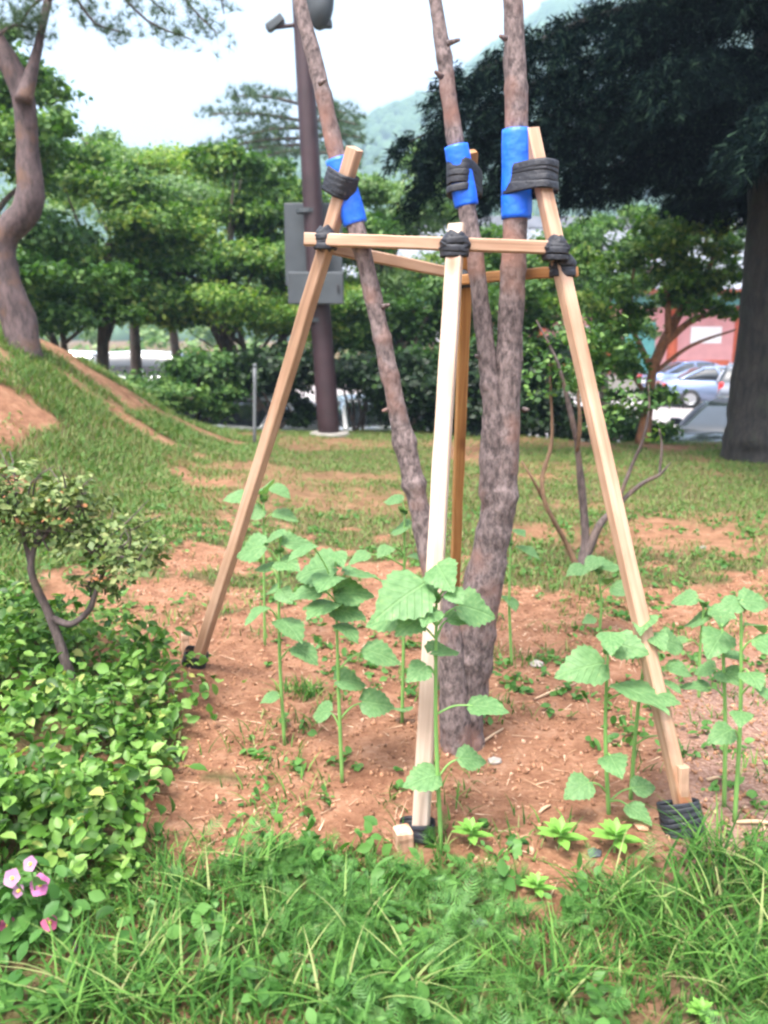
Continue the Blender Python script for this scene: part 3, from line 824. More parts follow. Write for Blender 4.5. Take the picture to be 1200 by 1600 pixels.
brs = [[(95, -90), (160, -40), (230, 10), (300, 40)], [(140, -180), (230, -80), (300, -10), (340, 30)], [(75, 0), (110, -10), (150, 15), (200, 30)], [(75, -10), (50, 10), (30, 20)],
       [(-10, 60), (20, 40), (40, 20), (60, 20)], [(140, -180), (180, -60), (260, 0)], [(-40, 0), (-10, -20), (60, -30)], [(230, -80), (330, -60), (350, 0)]]
cs = []
for j, B in enumerate(brs):
    P = [at(p, q + (22 if i > 1 else 0), Yp + .25 * j / 3 - .4 + .1 * i) for i, (p, q) in enumerate(B)]
    mk('limb', *tube(P, np.linspace(.022, .006, len(P)), 6, 4), MT['bark_pine'], root, True)
    C = catmull(P, 12)
    for c in C[10:]:
        for q in range(3):
            cs.append(c + RNG.normal(size=3) * np.array([.10, .14, .06]))
V, F = pine_tufts(np.array(cs), 30, .10, .045)
mk('needles', V, F, MT['pine'], root)

# far pine behind the pole
root = empty('pine_tree', gbase(505, 25))
tag(root, 'far sparse pine whose layered top rises above the treeline by the pole', 'pine')
Yf = 25
b = W[root]
mk('trunk', *tube([b, at(500, 420, Yf), at(486, 260, Yf), at(478, 150, Yf)], [.2, .16, .1, .04], 8, 5, .1), MT['bark_tree'], root, True)
cs = []
for (p0, q0), (p1, q1) in [((480, 190), (330, 178)), ((482, 200), (370, 215)), ((484, 215), (330, 235)), ((484, 225), (300, 250)), ((478, 165), (365, 150)), ((480, 190), (560, 195)), ((484, 215), (565, 215)), ((480, 170), (540, 178)), ((485, 240), (560, 250)), ((485, 235), (400, 250))]:
    for dy in (-1.0, .8):
        P = np.array([at(p0, q0, Yf), at((p0 + p1) / 2, (q0 + q1) / 2 - 6, Yf + dy * .6), at(p1, q1, Yf + dy)])
        mk('limb', *tube(P, [.05, .035, .012], 5, 3), MT['bark_tree'], root, True)
        C = catmull(P, 12)[6:]
        for c in C:
            for q in range(2):
                cs.append(c + RNG.normal(size=3) * np.array([.2, .3, .09]))
V, F = pine_tufts(np.array(cs), 26, .2, .09, .8)
mk('needles', V, F, MT['pine'], root)

# big dark conifer on the right
cb = G(1210, 716)
Yc = cb[1]
root = empty('conifer_tree', cb)
tag(root, 'huge dark conifer with thick trunk and drooping boughs at right frame edge', 'conifer')
kx = Yc / FPX
mk('trunk', *tube([cb + [0, 0, -.1], at(1207, 690, Yc), at(1209, 620, Yc), at(1212, 480, Yc), at(1218, 330, Yc), at(1222, 100, Yc), at(1226, -300, Yc), at(1226, -900, Yc)],
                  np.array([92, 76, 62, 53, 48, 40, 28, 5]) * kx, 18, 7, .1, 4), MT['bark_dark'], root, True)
cs, ds = [], []
axis0 = at(1218, 330, Yc)[0]
def bough(z0, az, L, droop, rise=.15):
    s = np.array([axis0, Yc, z0])
    d = np.array([math.cos(az), math.sin(az), 0])
    P = [s + d * L * t + np.array([0, 0, rise * L * math.sin(t * 2.2) * .5 - droop * L * t * t]) for t in (0, .3, .6, 1)]
    mk('bough', *tube(P, [.07, .05, .035, .01], 6, 4), MT['bark_dark'], root, True)
    C = catmull(P, 14)
    for i, c in enumerate(C[8:]):
        f = (i + 8) / len(C)
        side = np.array([-d[1], d[0], 0])
        wl = L * .26 * (1 - f * .72)
        for sgn in (-1, 1):
            for q in range(2):
                a_ = c + RNG.normal(size=3) * .08
                e_ = a_ + (side * sgn * RNG.uniform(.4, 1) + d * .5) * wl + np.array([0, 0, -RNG.uniform(.05, .35) * wl - .08])
                for tt in np.linspace(0, 1, 9):
                    cs.append(a_ * (1 - tt) + e_ * tt + np.array([0, 0, -.20 * tt * tt]) + RNG.normal(size=3) * .03)
                    ds.append(e_ - a_)
zt = 3.35
k = 0
while zt < 8.8:
    L0 = float(np.interp(zt, [3.3, 4.2, 5, 6, 9], [3.5, 3.2, 2.7, 2.4, 1.2]))
    for j in range(6):
        az = k * 0.55 + j * 2 * math.pi / 6 + random.uniform(-.3, .3)
        if math.sin(az) > .8 and zt > 5: continue
        bough(zt + random.uniform(-.15, .15), az, L0 * random.uniform(.62, 1.12), random.uniform(.10, .26))
    zt += 0.9
    k += 1
for px_, py_, L in [(640, 215, 0), (660, 270, 0), (700, 130, 0), (760, 290, 0)]:
    e = at(px_, py_, Yc - .4)
    z0 = e[2] + .9
    s = np.array([axis0, Yc, z0])
    v = e - s
    bough(z0, math.atan2(v[1], v[0]), math.hypot(v[0], v[1]), .9 / math.hypot(v[0], v[1]) + .05, .1)
cs = np.array(cs); ds = np.array(ds)
per = 12
c = np.repeat(cs, per, axis=0); d0 = np.repeat(ds / (np.linalg.norm(ds, axis=1)[:, None] + 1e-9), per, axis=0)
d = d0 * .8 + RNG.normal(size=c.shape) * .6 + np.array([0, 0, -.25])
d /= np.linalg.norm(d, axis=1)[:, None]
S = np.stack([RNG.uniform(.12, .24, len(c)), RNG.uniform(.07, .15, len(c)), np.ones(len(c))], 1)
V, F = scatter(NEEDLE[0], NEEDLE[1], c + RNG.normal(size=c.shape) * .03, frames(np.cross(d, RNG.normal(size=d.shape)), d), S)
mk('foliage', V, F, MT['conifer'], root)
print('conifer needles', len(F))

# ------------------------------------------------------------------ traditional hall
HY0 = 44.0
root = empty('traditional_hall', (14.0, HY0, PARK))
tag(root, 'pink walled hall with red columns and grey tiled roof behind the cars', 'building')
def hall(name, c, s, m, parent=None):
    return mk(name, *boxv(c, s), MT[m], parent or root)
hall('plinth', (14, HY0 + 3, PARK + .3), (30, 9, .6), 'concrete')
wall_ = hall('wall', (14, HY0 + 3.2, PARK + 2.2), (27, 6.5, 3.2), 'wallpink')
for i in range(9):
    x = 1.2 + i * 3.2
    V, F = tube([[x, HY0, PARK + .6], [x, HY0, PARK + 2.2], [x, HY0, PARK + 3.9]], [.26, .25, .23], 12, 2)
    mk('column', V, F, MT['column'], root, True)
for i in range(8):
    x = 2.8 + i * 3.2
    hall('door_panel' if i == 3 else 'window', (x, HY0 - .06, PARK + (1.9 if i == 3 else 2.5)), (1.5, .06, 2.4 if i == 3 else .8), 'teal' if i == 3 else 'white')
    hall('lower_panel', (x, HY0 - .07, PARK + 1.05), (2.4, .05, .5), 'column') if i != 3 else None
hall('beam', (14, HY0, PARK + 4.1), (28, .35, .4), 'teal')
hall('eave_board', (14, HY0 - .9, PARK + 4.5), (31, 2.4, .14), 'column')
rr_ = []
NR = 110
xs_ = np.linspace(-3, 31, NR * 4 + 1)
prof = [(HY0 - 2.3, PARK + 4.55), (HY0 - 1.0, PARK + 5.1), (HY0 + .8, PARK + 6.1), (HY0 + 3.2, PARK + 7.9)]
V = []
for yy, zz in prof + [(2 * (HY0 + 3.2) - y, z) for y, z in prof[::-1][1:]]:
    lift = .5 * np.abs((xs_ - 14) / 17) ** 3 * (1 if zz < PARK + 5.5 else .4)
    V.append(np.stack([xs_, np.full_like(xs_, yy), zz + lift + .07 * np.maximum(0, np.sin(np.arange(len(xs_)) * math.pi / 2))], 1))
V = np.vstack(V)
m_, r_ = len(xs_), 7
ii = (np.arange(r_ - 1)[:, None] * m_ + np.arange(m_ - 1)[None]).ravel()
roof = mk('roof', V, np.stack([ii, ii + 1, ii + m_ + 1, ii + m_], 1), MT['rooftile'], root)
hall('ridge', (14, HY0 + 3.2, PARK + 8.1), (33, .5, .55), 'rooftile', roof)

# ------------------------------------------------------------------ cars
def ring_lathe(prof, n=20):
    """profile [(r, y)] about the y axis"""
    th = np.linspace(0, 2 * np.pi, n, endpoint=False)
    V = np.vstack([np.stack([r * np.cos(th), np.full(n, y), r * np.sin(th)], 1) for r, y in prof])
    F = []
    for i in range(len(prof) - 1):
        for j in range(n):
            F.append([i * n + j, i * n + (j + 1) % n, (i + 1) * n + (j + 1) % n, (i + 1) * n + j])
    return V, F

def loft(stations, close_ends=True):
    """stations: list of (k,3) rings open at the bottom"""
    k = len(stations[0])
    V = np.vstack(stations)
    F = []
    for i in range(len(stations) - 1):
        for j in range(k):
            a = i * k + j; b_ = i * k + (j + 1) % k
            F.append([a, b_, b_ + k, a + k])
    if close_ends:
        F.append(list(range(k - 1, -1, -1))); F.append([(len(stations) - 1) * k + j for j in range(k)])
    return V, F

CARS = {
    'sedan': dict(L=4.6, W=1.8, belt=[(-2.3, .62), (-2.22, .92), (-1.7, 1.0), (-.9, .98), (.5, .95), (1.0, .93), (1.9, .82), (2.25, .68), (2.3, .5)],
                  roof=[(-1.75, 1.0), (-.95, 1.40), (-.1, 1.46), (.45, 1.40), (1.25, .93)]),
    'suv': dict(L=4.5, W=1.85, belt=[(-2.25, .7), (-2.2, 1.08), (-1.6, 1.1), (-.6, 1.08), (.8, 1.05), (1.2, 1.03), (2.0, .95), (2.22, .75), (2.25, .5)],
                roof=[(-2.2, 1.08), (-1.9, 1.62), (-.5, 1.70), (.4, 1.66), (1.2, 1.03)]),
    'van': dict(L=4.9, W=1.9, belt=[(-2.45, .6), (-2.42, 1.1), (-1.6, 1.12), (0, 1.12), (1.5, 1.10), (1.9, 1.05), (2.3, .92), (2.43, .7), (2.45, .5)],
                roof=[(-2.42, 1.1), (-2.3, 1.88), (-.5, 1.97), (1.0, 1.90), (2.0, 1.03)]),
}
def car(name, label, cat, style, paint, loc, rz, group='cars parked behind the trees'):
    c = CARS[style]
    root = empty(name, loc, rz)
    tag(root, label, cat, group)
    hw = c['W'] / 2
    st = []
    for x, zb in c['belt']:
        e = 1 - 0.16 * max(0, (abs(x) / (c['L'] / 2)) - .7) / .3
        zl = .24 if abs(x) < c['L'] * .46 else .34
        w_ = hw * e
        ring = [(-w_ * .86, zl), (-w_ * .97, zl + .1), (-w_, zl + (zb - zl) * .45), (-w_ * .97, zb - .06), (-w_ * .88, zb), (0, zb + .03), (w_ * .88, zb), (w_ * .97, zb - .06), (w_, zl + (zb - zl) * .45), (w_ * .97, zl + .1), (w_ * .86, zl)]
        st.append(np.array([[x, y, z] for y, z in ring]))
    o = mk('body', *loft(st), paint, root, True, local=True)
    rf = c['roof']
    bz = [np.interp(x, [q[0] for q in c['belt']], [q[1] for q in c['belt']]) - .03 for x, z in rf]
    xs = np.linspace(rf[0][0], rf[-1][0], 15)
    zr = np.interp(xs, [q[0] for q in rf], [q[1] for q in rf]); zb = np.interp(xs, [q[0] for q in rf], bz)
    zr = np.maximum(zr, zb + .02)
    st, sr = [], []
    for x, z, b_ in zip(xs, zr, zb):
        f = (z - b_) / .45
        wt = hw * (.90 - .17 * min(1, f))
        st.append(np.array([[x, -hw * .90, b_], [x, -(hw * .90 + wt) / 2 - .01, (b_ + z) / 2], [x, -wt, z - .05], [x, -wt * .8, z - .012], [x, wt * .8, z - .012], [x, wt, z - .05], [x, (hw * .90 + wt) / 2 + .01, (b_ + z) / 2], [x, hw * .90, b_]]))
    mk('windows', *loft(st), MT['glass'], root, True, local=True)
    i0 = 1 if style != 'sedan' else 4
    i1 = next(i for i in range(14, 0, -1) if zr[i] > max(zr) - .1)
    sr = []
    for i in range(i0, i1 + 1):
        wt = st[i][5][1]
        x, z = xs[i], zr[i]
        sr.append(np.array([[x, -wt - .012, z - .06], [x, -wt * .8, z], [x, 0, z + .02], [x, wt * .8, z], [x, wt + .012, z - .06], [x, 0, z - .03]]))
    mk('roof_panel', *loft(sr), paint, root, True, local=True)
    for s in (-1, 1):
        for q in ([1 if style != 'sedan' else 0, 3], [6, 7], [i1, 14]):
            a_, b_ = (st[q[0]], st[q[1]]) if q[0] != 6 else (st[6], st[6])
            top = a_[5] if q[0] != i1 or q[0] == 6 else st[i1][5]
            if q[0] == 6: bot = st[7][7]; top = st[6][5]
            elif q[0] == i1: bot = st[14][7]
            else: bot = st[0][7]; top = st[i0][5]
            P = [np.array([top[0], s * (top[1] + .005), top[2]]), np.array([(top[0] + bot[0]) / 2, s * ((top[1] + bot[1]) / 2 + .02), (top[2] + bot[2]) / 2 + .01]), np.array([bot[0], s * (bot[1] + .005), bot[2]])]
            mk('pillar', *tube(P, [.04, .045, .05], 6, 3), paint, root, True, local=True)
    wr = .33 if style != 'van' else .35
    for s in (-1, 1):
        for x in (-c['L'] * .29, c['L'] * .30):
            V, F = ring_lathe([(wr + .06, 0), (wr + .06, s * .02), (wr - .1, s * .022), (.01, s * .022)], 22)
            V = V + [x, s * (hw - .045), wr]; mk('wheel_arch', V, F, MT['trim'], root, True, local=True)
            V, F = ring_lathe([(.2, -.1), (wr - .02, -.1), (wr, -.07), (wr, .07), (wr - .02, .1), (wr - .11, .1), (wr - .12, .07)], 22)
            wl = mk('wheel', V + [x, s * (hw - .075), wr], F, MT['tyre'], root, True, local=True)
            parts = [ring_lathe([(wr - .115, s * .075), (wr - .13, s * .102), (wr - .16, s * .07), (.01, s * .06)], 22), ring_lathe([(.07, s * .06), (.06, s * .1), (.005, s * .1)], 10)]
            for q in range(5):
                a_ = q * 2 * math.pi / 5
                V, F = boxv((0, s * .085, .11), (.045, .025, .18))
                R = np.array([[math.cos(a_), 0, math.sin(a_)], [0, 1, 0], [-math.sin(a_), 0, math.cos(a_)]])
                parts.append((V @ R.T, F))
            V, F = join(parts)
            rim = mk('rim', V + [x, s * (hw - .075), wr], F, MT['rim'], wl, local=True)
        zt_ = c['belt'][1][1]
        V, F = cbox(.14, .34 if style == 'sedan' else .16, .14 if style == 'sedan' else .42, .03)
        mk('tail_lamp', V + [-c['L'] / 2 + .10, s * hw * .76, zt_ - (.12 if style == 'sedan' else .2)], F, MT['redlamp'], root, local=True)
        V, F = cbox(.3, .36, .13, .04)
        mk('headlight', V + [c['L'] / 2 - .2, s * hw * .66, c['belt'][6][1] - .16], F, MT['headlamp'], root, local=True)
        V, F = cbox(.12, .2, .13, .03)
        mk('side_mirror', V + [c['roof'][-1][0] - .35, s * (hw + .06), 1.02], F, paint, root, local=True)
        V, F = cbox(.16, .03, .03, .008)
        mk('door_handle', V + [-.35, s * (hw + .0), .82], F, MT['rim'], root, local=True)
    V, F = cbox(.16, c['W'] * .84, .2, .05)
    mk('bumper', V + [c['L'] / 2 - .05, 0, .42], F, MT['trim'], root, local=True)
    mk('bumper', V + [-c['L'] / 2 + .05, 0, .44], F, paint, root, local=True)
    V, F = cbox(.02, .5, .12, .006)
    mk('number_plate', V + [-c['L'] / 2 - .04, 0, .62], F, MT['plate'], root, local=True)
    return root

silver = carpaint('silver_paint', (0.20, 0.26, 0.40)); grey = carpaint('grey_paint', (0.13, 0.145, 0.18)); whitep = carpaint('white_car_paint', (0.78, 0.79, 0.8)); black = carpaint('black_paint', (0.025, 0.028, 0.04)); blue_grey = carpaint('blue_grey_paint', (0.14, 0.20, 0.36))
def cpos(px, Y):
    return ((px - 600) / FPX * Y * 1.0, Y, PARK + .004)
car('parked_car', 'silver sedan seen side-on between maple and big trunk', 'car', 'sedan', silver, cpos(1128, 32), math.radians(-8))
car('parked_car', 'grey boxy estate car partly hidden by the big conifer trunk', 'car', 'suv', grey, cpos(1172, 29.5), math.radians(62))
car('parked_car', 'blue-grey sedan behind the silver sedan, roof showing', 'car', 'sedan', blue_grey, cpos(1085, 37.5), math.radians(5))
car('parked_car', 'near black car with bright windscreen beside the big trunk', 'car', 'sedan', black, (6.62, 16.2, PARK + .004), math.radians(228))
car('parked_car', 'grey car left of the support with red lamp and bush overhead', 'car', 'suv', grey, (-5.2, 16.6, PARK + .004), math.radians(184))
car('parked_car', 'white car glimpsed through leaves left of the pole base', 'car', 'sedan', whitep, cpos(415, 17.2), math.radians(70))
car('parked_car', 'white car glimpsed through leaves right of the pole base', 'car', 'sedan', whitep, cpos(575, 17.0), math.radians(105))
car('parked_van', 'white van on the left seen under the canopy nearest the pine', 'van', 'van', whitep, cpos(135, 33), math.radians(3))
car('parked_van', 'white van on the left seen under the canopy nearer the pole', 'van', 'van', whitep, cpos(250, 32.5), math.radians(-4))

# ------------------------------------------------------------------ utility pole with cabinet and cameras
pbp = G(515, 680)
Y = pbp[1]
root = empty('utility_pole', pbp)
tag(root, 'dark reddish brown utility pole carrying a grey cabinet and cameras', 'pole')
k = Y / FPX
mk('shaft', *tube([pbp + [0, 0, -.1], at(506, 560, Y), at(494, 400, Y), at(482, 200, Y), at(470, 0, Y), at(462, -130, Y)], np.array([17, 16.5, 15.5, 14, 12.5, 12]) * k, 18, 4), MT['pole'], root, True)
V, F = tube([pbp + [0, 0, -.1], pbp + [0, 0, .02], pbp + [0, 0, .05]], [.3, .3, .27], 20, 2)
mk('footing', V, F, MT['concrete'], root)
V, F = cbox(88 * k, .05, 122 * k, .012)
mk('back_board', V + at(488, 380, Y) + [0, .24, 0], F, MT['cabinet'], root)
V, F = cbox(82 * k, .2, 46 * k, .015)
cab = mk('cabinet', V + at(496, 452, Y) + [0, -.26, 0], F, MT['cabinet'], root)
V, F = cbox(.03, .03, .1, .008)
mk('latch', V + at(530, 452, Y) + [0, -.375, 0], F, MT['trim'], cab)
for z in (150, 320):
    c = at(488 - z * .0 + (5 if z == 320 else -7), z + 180, Y)
    mk('clamp_band', *tube([c + [0, 0, -.03], c + [0, 0, .03]], [.165, .165], 18, 1), MT['cabinet'], root)
P = [at(420, 44, Y), at(470, 38, Y), at(516, 36, Y)]
mk('arm', *tube(P, [.03, .03, .03], 8, 2), MT['pole'], root, True)
ang = math.radians(35)
R = np.array([[math.cos(ang), 0, -math.sin(ang)], [0, 1, 0], [math.sin(ang), 0, math.cos(ang)]])
V, F = cbox(.26, .12, .12, .02)
cm = mk('security_camera', V @ R.T + at(430, 36, Y), F, MT['cabinet'], root)
V, F = ring_lathe([(.045, -.02), (.045, -.1), (.005, -.1)], 12)
mk('lens', V @ np.array([[0, 1, 0], [-1, 0, 0], [0, 0, 1.]]).T @ R.T + at(426, 40, Y), F, MT['glass'], cm)
V, F = cbox(.16, .12, .1, .025)
mk('security_camera', V + at(510, 38, Y), F, MT['cabinet'], root)
V, F = ring_lathe([(.02, .14), (.17, .12), (.2, .0), (.19, -.1), (.05, -.12), (.01, -.12)], 20)
Rl = np.array([[1, 0, 0], [0, 0, -1], [0, 1, 0.]])
mk('horn_speaker', V * [1, 1, 2.0] + at(499, -2, Y), F, MT['cabinet'], root, True)

# thin posts on the lawn
pg_ = G(397, 694)
root = tag(empty('thin_post', pg_), 'thin grey post left of the utility pole', 'post')
mk('shaft', *tube([pg_ + [0, 0, -.1], at(398, 630, pg_[1]), at(398, 572, pg_[1])], [.022, .022, .022], 10, 2), MT['greypost'], root, True)
mk('cap', *tube([at(398, 573, pg_[1]), at(398, 568, pg_[1])], [.027, .02], 10, 1), MT['greypost'], root, True)

# ------------------------------------------------------------------ multi-stemmed young tree
tb = G(722, 1152)
Yt = tb[1]
root = empty('young_tree', tb)
tag(root, 'newly planted three-stemmed tree with blue wraps, tied to wooden support', 'tree')
KNOTS = [(632, 692, .16, 9), (648, 757, .25, 8), (650, 775, -.06, 8), (782, 772, .14, 10), (770, 600, .2, 9), (611, 590, .10, 8), (597, 528, .12, 7), (563, 378, .12, 8), (799, 420, .10, 9), (806, 140, .12, 9), (712, 215, .14, 8), (690, 90, .12, 7), (505, 150, .1, 7), (738, 380, .12, 8), (752, 490, .1, 7), (735, 1030, .05, 12), (797, 560, .07, 10)]
def stem(name, pts, Y0, seed, mat='bark', n=14, per=8, wob=.1):
    C = catmull(np.array(pts, float), 12)
    k = 1 + .05 * (vnoise(C[:, 1], C[:, 1] * 0, 22, seed) - .5)
    for kp, kq, amp, wd in KNOTS:
        k = k + np.where((np.abs(C[:, 0] - kp) < 16) & (C[:, 1] > kq - 60), amp * np.exp(-((C[:, 1] - kq) / wd) ** 2), 0)
    P = [at(c[0], c[1], c[3]) for c in C]
    R = C[:, 2] * np.interp(C[:, 1], [300, 650], [1.0, .88]) * C[:, 3] / FPX * k
    V, F = tube(P, R, 20, 1, wob, seed)
    return mk(name, V, F, MT[mat], root, True)
P0 = [(722, 1225, 60, Yt), (722, 1180, 50, Yt), (722, 1140, 40, Yt), (728, 1080, 40, Yt), (738, 1010, 40, Yt), (752, 930, 38, Yt), (766, 860, 33, Yt), (780, 780, 30, Yt), (787, 735, 26, Yt), (792, 640, 24, Yt), (797, 520, 21, Yt), (803, 400, 19, Yt + .01),
      (808, 280, 18, Yt + .02), (806, 150, 16.5, Yt + .04), (801, 0, 14.5, Yt + .06), (794, -150, 12, Yt + .08), (800, -330, 8, Yt + .1), (790, -500, 4, Yt + .12)]
trunk = stem('trunk', P0, Yt, 1, wob=.09)
stem('stem', [(772, 830, 20, Yt + .0), (768, 740, 22, Yt - .01), (771, 650, 19, Yt - .01), (766, 600, 16, Yt - .01), (755, 510, 14.5, Yt), (742, 400, 13.5, Yt + .02), (725, 300, 13, Yt + .04), (708, 200, 12, Yt + .06), (695, 100, 11, Yt + .08), (683, 20, 9.5, Yt + .1), (670, -80, 8, Yt + .12), (672, -250, 6, Yt + .14), (655, -420, 3, Yt + .16)], Yt, 2)
stem('stem', [(714, 1220, 36, Yt - .06), (712, 1150, 30, Yt - .06), (706, 1050, 27, Yt - .06), (692, 950, 24, Yt - .05), (668, 850, 21, Yt - .03), (650, 770, 19, Yt - .02), (632, 690, 19, Yt), (614, 610, 15.5, Yt), (595, 520, 14.5, Yt + .01), (573, 420, 14, Yt + .02), (550, 330, 13.5, Yt + .03),
             (528, 250, 13, Yt + .04), (510, 170, 12, Yt + .06), (488, 80, 11, Yt + .08), (470, 10, 9.5, Yt + .1), (455, -80, 8, Yt + .12), (440, -220, 6, Yt + .14), (450, -380, 3, Yt + .16)], Yt, 3)
# pruning scars and knots
for p, q, dx, dy in [(700, 68, 18, -6), (690, 120, -10, -8), (596, 480, 12, -4), (752, 560, -9, -5), (607, 640, -9, 2), (818, 640, 8, 0), (500, 130, 9, -5), (790, 60, -9, -4)]:
    a_ = at(p, q, Yt); b_ = at(p + dx, q + dy, Yt - .03)
    mk('twig_stub', *tube([a_, b_], [.010, .005], 7, 2, .1), MT['bark'], root, True)
# leafy top, above the frame
tops = [px_blob((800, -430, Yt + .1, 130, 160)), px_blob((665, -400, Yt + .15, 120, 130)), px_blob((450, -360, Yt + .15, 120, 130))]
for c, r in tops:
    for q in range(5):
        d = RNG.normal(size=3); d[2] = abs(d[2])
        e = c + d / np.linalg.norm(d) * r * .8
        mk('limb', *tube([c - [0, 0, r[2] * .7], (c + e) / 2 - [0, 0, .03], e], [.012, .009, .004], 6, 3), MT['bark'], root, True)
V, F = crown_leaves(tops, 1100, .06, .25, OVAL, .6, 30)
mk('crown', V, F, MT['weed'], root)
for i, (line) in enumerate([((527.5, 248), (555, 350), 15.5, .04), ((713, 228), (729, 322), 15, .05), ((808, 203), (807, 342), 19.5, .02)]):
    (x0, y0), (x1, y1), r, dy = line
    Pw = [at(x0 + (x1 - x0) * t, y0 + (y1 - y0) * t, Yt + dy - .004) for t in np.linspace(0, 1, 6)]
    rad = (r + 2.8 + np.array([0, .8, .1, .3, .9, .2])) * Yt / FPX
    V, F = tube(Pw, rad, 20, 4, .025, 40 + i)
    mk('blue_wrap', V, F, MT['blue'], root, True)

# ------------------------------------------------------------------ wooden tree support
def on_line(A, B, py):
    lo, hi = 0.0, 1.2
    for _ in range(50):
        m = (lo + hi) / 2
        q = project((A + (B - A) * m)[None])[1][0]
        if q > py: lo = m
        else: hi = m
    return A + (B - A) * lo
sup = empty('tree_support', tb + np.array([0.0, 0, 0.0]))
tag(sup, 'tall wooden support of four slanting legs and crossbars round the tree', 'tree support')
def beam(name, A, B, sx, sy, mat, twist=0.0, face=None):
    A, B = np.array(A, float), np.array(B, float)
    L = np.linalg.norm(B - A)
    z = (B - A) / L
    f = np.array([0, -1, 0.]) if face is None else np.array(face, float)
    y = f - z * (f @ z); y /= np.linalg.norm(y)
    x = np.cross(y, z)
    c, s = math.cos(twist), math.sin(twist)
    x, y = x * c + y * s, y * c - x * s
    rs = np.random.default_rng(int(abs(A[0] * 1000)) + 3)
    m_ = 14
    st = []
    ch = .004
    bow = rs.normal(0, .0035, 2)
    for q in range(m_):
        tt = q / (m_ - 1)
        hx_, hy_ = sx / 2 * (1 + rs.normal(0, .018)), sy / 2 * (1 + rs.normal(0, .018))
        o_ = bow * math.sin(math.pi * tt) + rs.normal(0, .0006, 2)
        ring = [(hx_ - ch, -hy_), (hx_, -hy_ + ch), (hx_, hy_ - ch), (hx_ - ch, hy_), (-hx_ + ch, hy_), (-hx_, hy_ - ch), (-hx_, -hy_ + ch), (-hx_ + ch, -hy_)]
        st.append(np.array([[a_ + o_[0], b_ + o_[1], L * tt + (rs.normal(0, .002) if q in (0, m_ - 1) else 0)] for a_, b_ in ring]))
    V, F = loft(st)
    M = Matrix(((x[0], y[0], z[0], A[0]), (x[1], y[1], z[1], A[1]), (x[2], y[2], z[2], A[2]), (0, 0, 0, 1)))
    return inst(name, mesh(name, V, F, MT[mat]), M, sup)
LA = G(299, 1040) + [0, 0, -.06]; LB = at(555, 232, Yt - .03)
RA = G(1090, 1306) + [0, 0, -.08]; RB = at(829, 203, Yt + .0)
BA = G(708, 990) + [0, 0, -.05]; BB = at(736, 236, Yt + .14)
legL = beam('leg', LA, LB, .044, .044, 'timber', math.radians(-28))
legR = beam('leg', RA, RB, .044, .044, 'timber', math.radians(22))
legB = beam('leg', BA, BB, .040, .045, 'timber_shaded', math.radians(10))
qL = on_line(LA, LB, 372); qR = on_line(RA, RB, 390); qB = on_line(BA, BB, 436)
f0 = at(477, 374, qL[1] - .05); f1 = at(884, 388, qR[1] - .052)
beam('crossbar', f0, f1, .040, .040, 'timber')
beam('crossbar', at(497, 384, qL[1] + .05), at(752, 436, qB[1] + .045), .040, .040, 'timber')
beam('crossbar', at(715, 438, qB[1] - .042), at(898, 424, qR[1] + .05), .036, .036, 'timber_shaded')
mid = f0 + (f1 - f0) * (703 - 477) / (884 - 477)
FA = G(655, 1318) + [0, 0, -.08]; FB = at(713, 352, mid[1] - .062)
legF = beam('leg', FA, FB, .050, .044, 'timber_lit', math.radians(-14))
print('leg L', LA, LB, 'R', RA, RB, 'B', BA, BB, 'F', FA, FB)

def loops(center, axis, udir, ru, rv, n, pitch, bw, seed, thick=.0011):
    rs = np.random.default_rng(seed)
    ax = np.array(axis, float); ax /= np.linalg.norm(ax)
    u = np.array(udir, float); u -= ax * (u @ ax); u /= np.linalg.norm(u)
    v = np.cross(ax, u)
    parts = []
    m = 28
    th = np.linspace(0, 2 * np.pi, m, endpoint=False)
    for i in range(n):
        tu, tv = rs.normal(0, .05), rs.normal(0, .05)
        off = (i - (n - 1) / 2) * pitch
        g = 1 + rs.uniform(-.015, .03)
        e = 2.0 / 3.2
        cu = np.sign(np.cos(th)) * np.abs(np.cos(th)) ** e; cv = np.sign(np.sin(th)) * np.abs(np.sin(th)) ** e
        ctr = np.array(center) + np.outer(cu * ru * g, u) + np.outer(cv * rv * g, v) + np.outer(off + tu * cu * ru + tv * cv * rv, ax)
        rad = np.outer(cu, u) + np.outer(cv, v); rad /= np.linalg.norm(rad, axis=1)[:, None]
        sec = [(-bw / 2, 0), (-bw / 4, thick), (bw / 4, thick), (bw / 2, 0), (0, -thick)]
        V = np.stack([ctr + rad * r_ + ax * a_ for a_, r_ in sec], 1).reshape(-1, 3)
        F = []
        for j in range(m):
            for q in range(5):
                a_ = j * 5 + q; b_ = j * 5 + (q + 1) % 5
                c_ = ((j + 1) % m) * 5
                F.append([a_, b_, c_ + (q + 1) % 5, c_ + q])
        parts.append((V, F))
    return join(parts)
def bind(center, axis, udir, ru, rv, n=6, pitch=.009, bw=.016, seed=0):
    return mk('binding', *loops(center, axis, udir, ru, rv, n, pitch, bw, seed), MT['strap'], sup, True)
# stem ties
sL = on_line(LA, LB, 290); cL = at(527, 282, Yt + .03)
bind((sL + cL) / 2 + [0, -.0, 0], LB - LA, sL - cL, np.linalg.norm(sL - cL) / 2 + .036, .042, 5, .013, .024, 1)
sR = on_line(RA, RB, 282); cR = at(809, 280, Yt + .02)
bind((sR + cR) / 2, np.array([0, .1, 1]), sR - cR, np.linalg.norm(sR - cR) / 2 + .044, .054, 6, .014, .025, 2)
sB = on_line(BA, BB, 285); cB = at(718, 283, Yt + .045)
bind((sB + cB) / 2, np.array([0, .1, 1]), sB - cB, np.linalg.norm(sB - cB) / 2 + .038, .047, 6, .014, .025, 3)
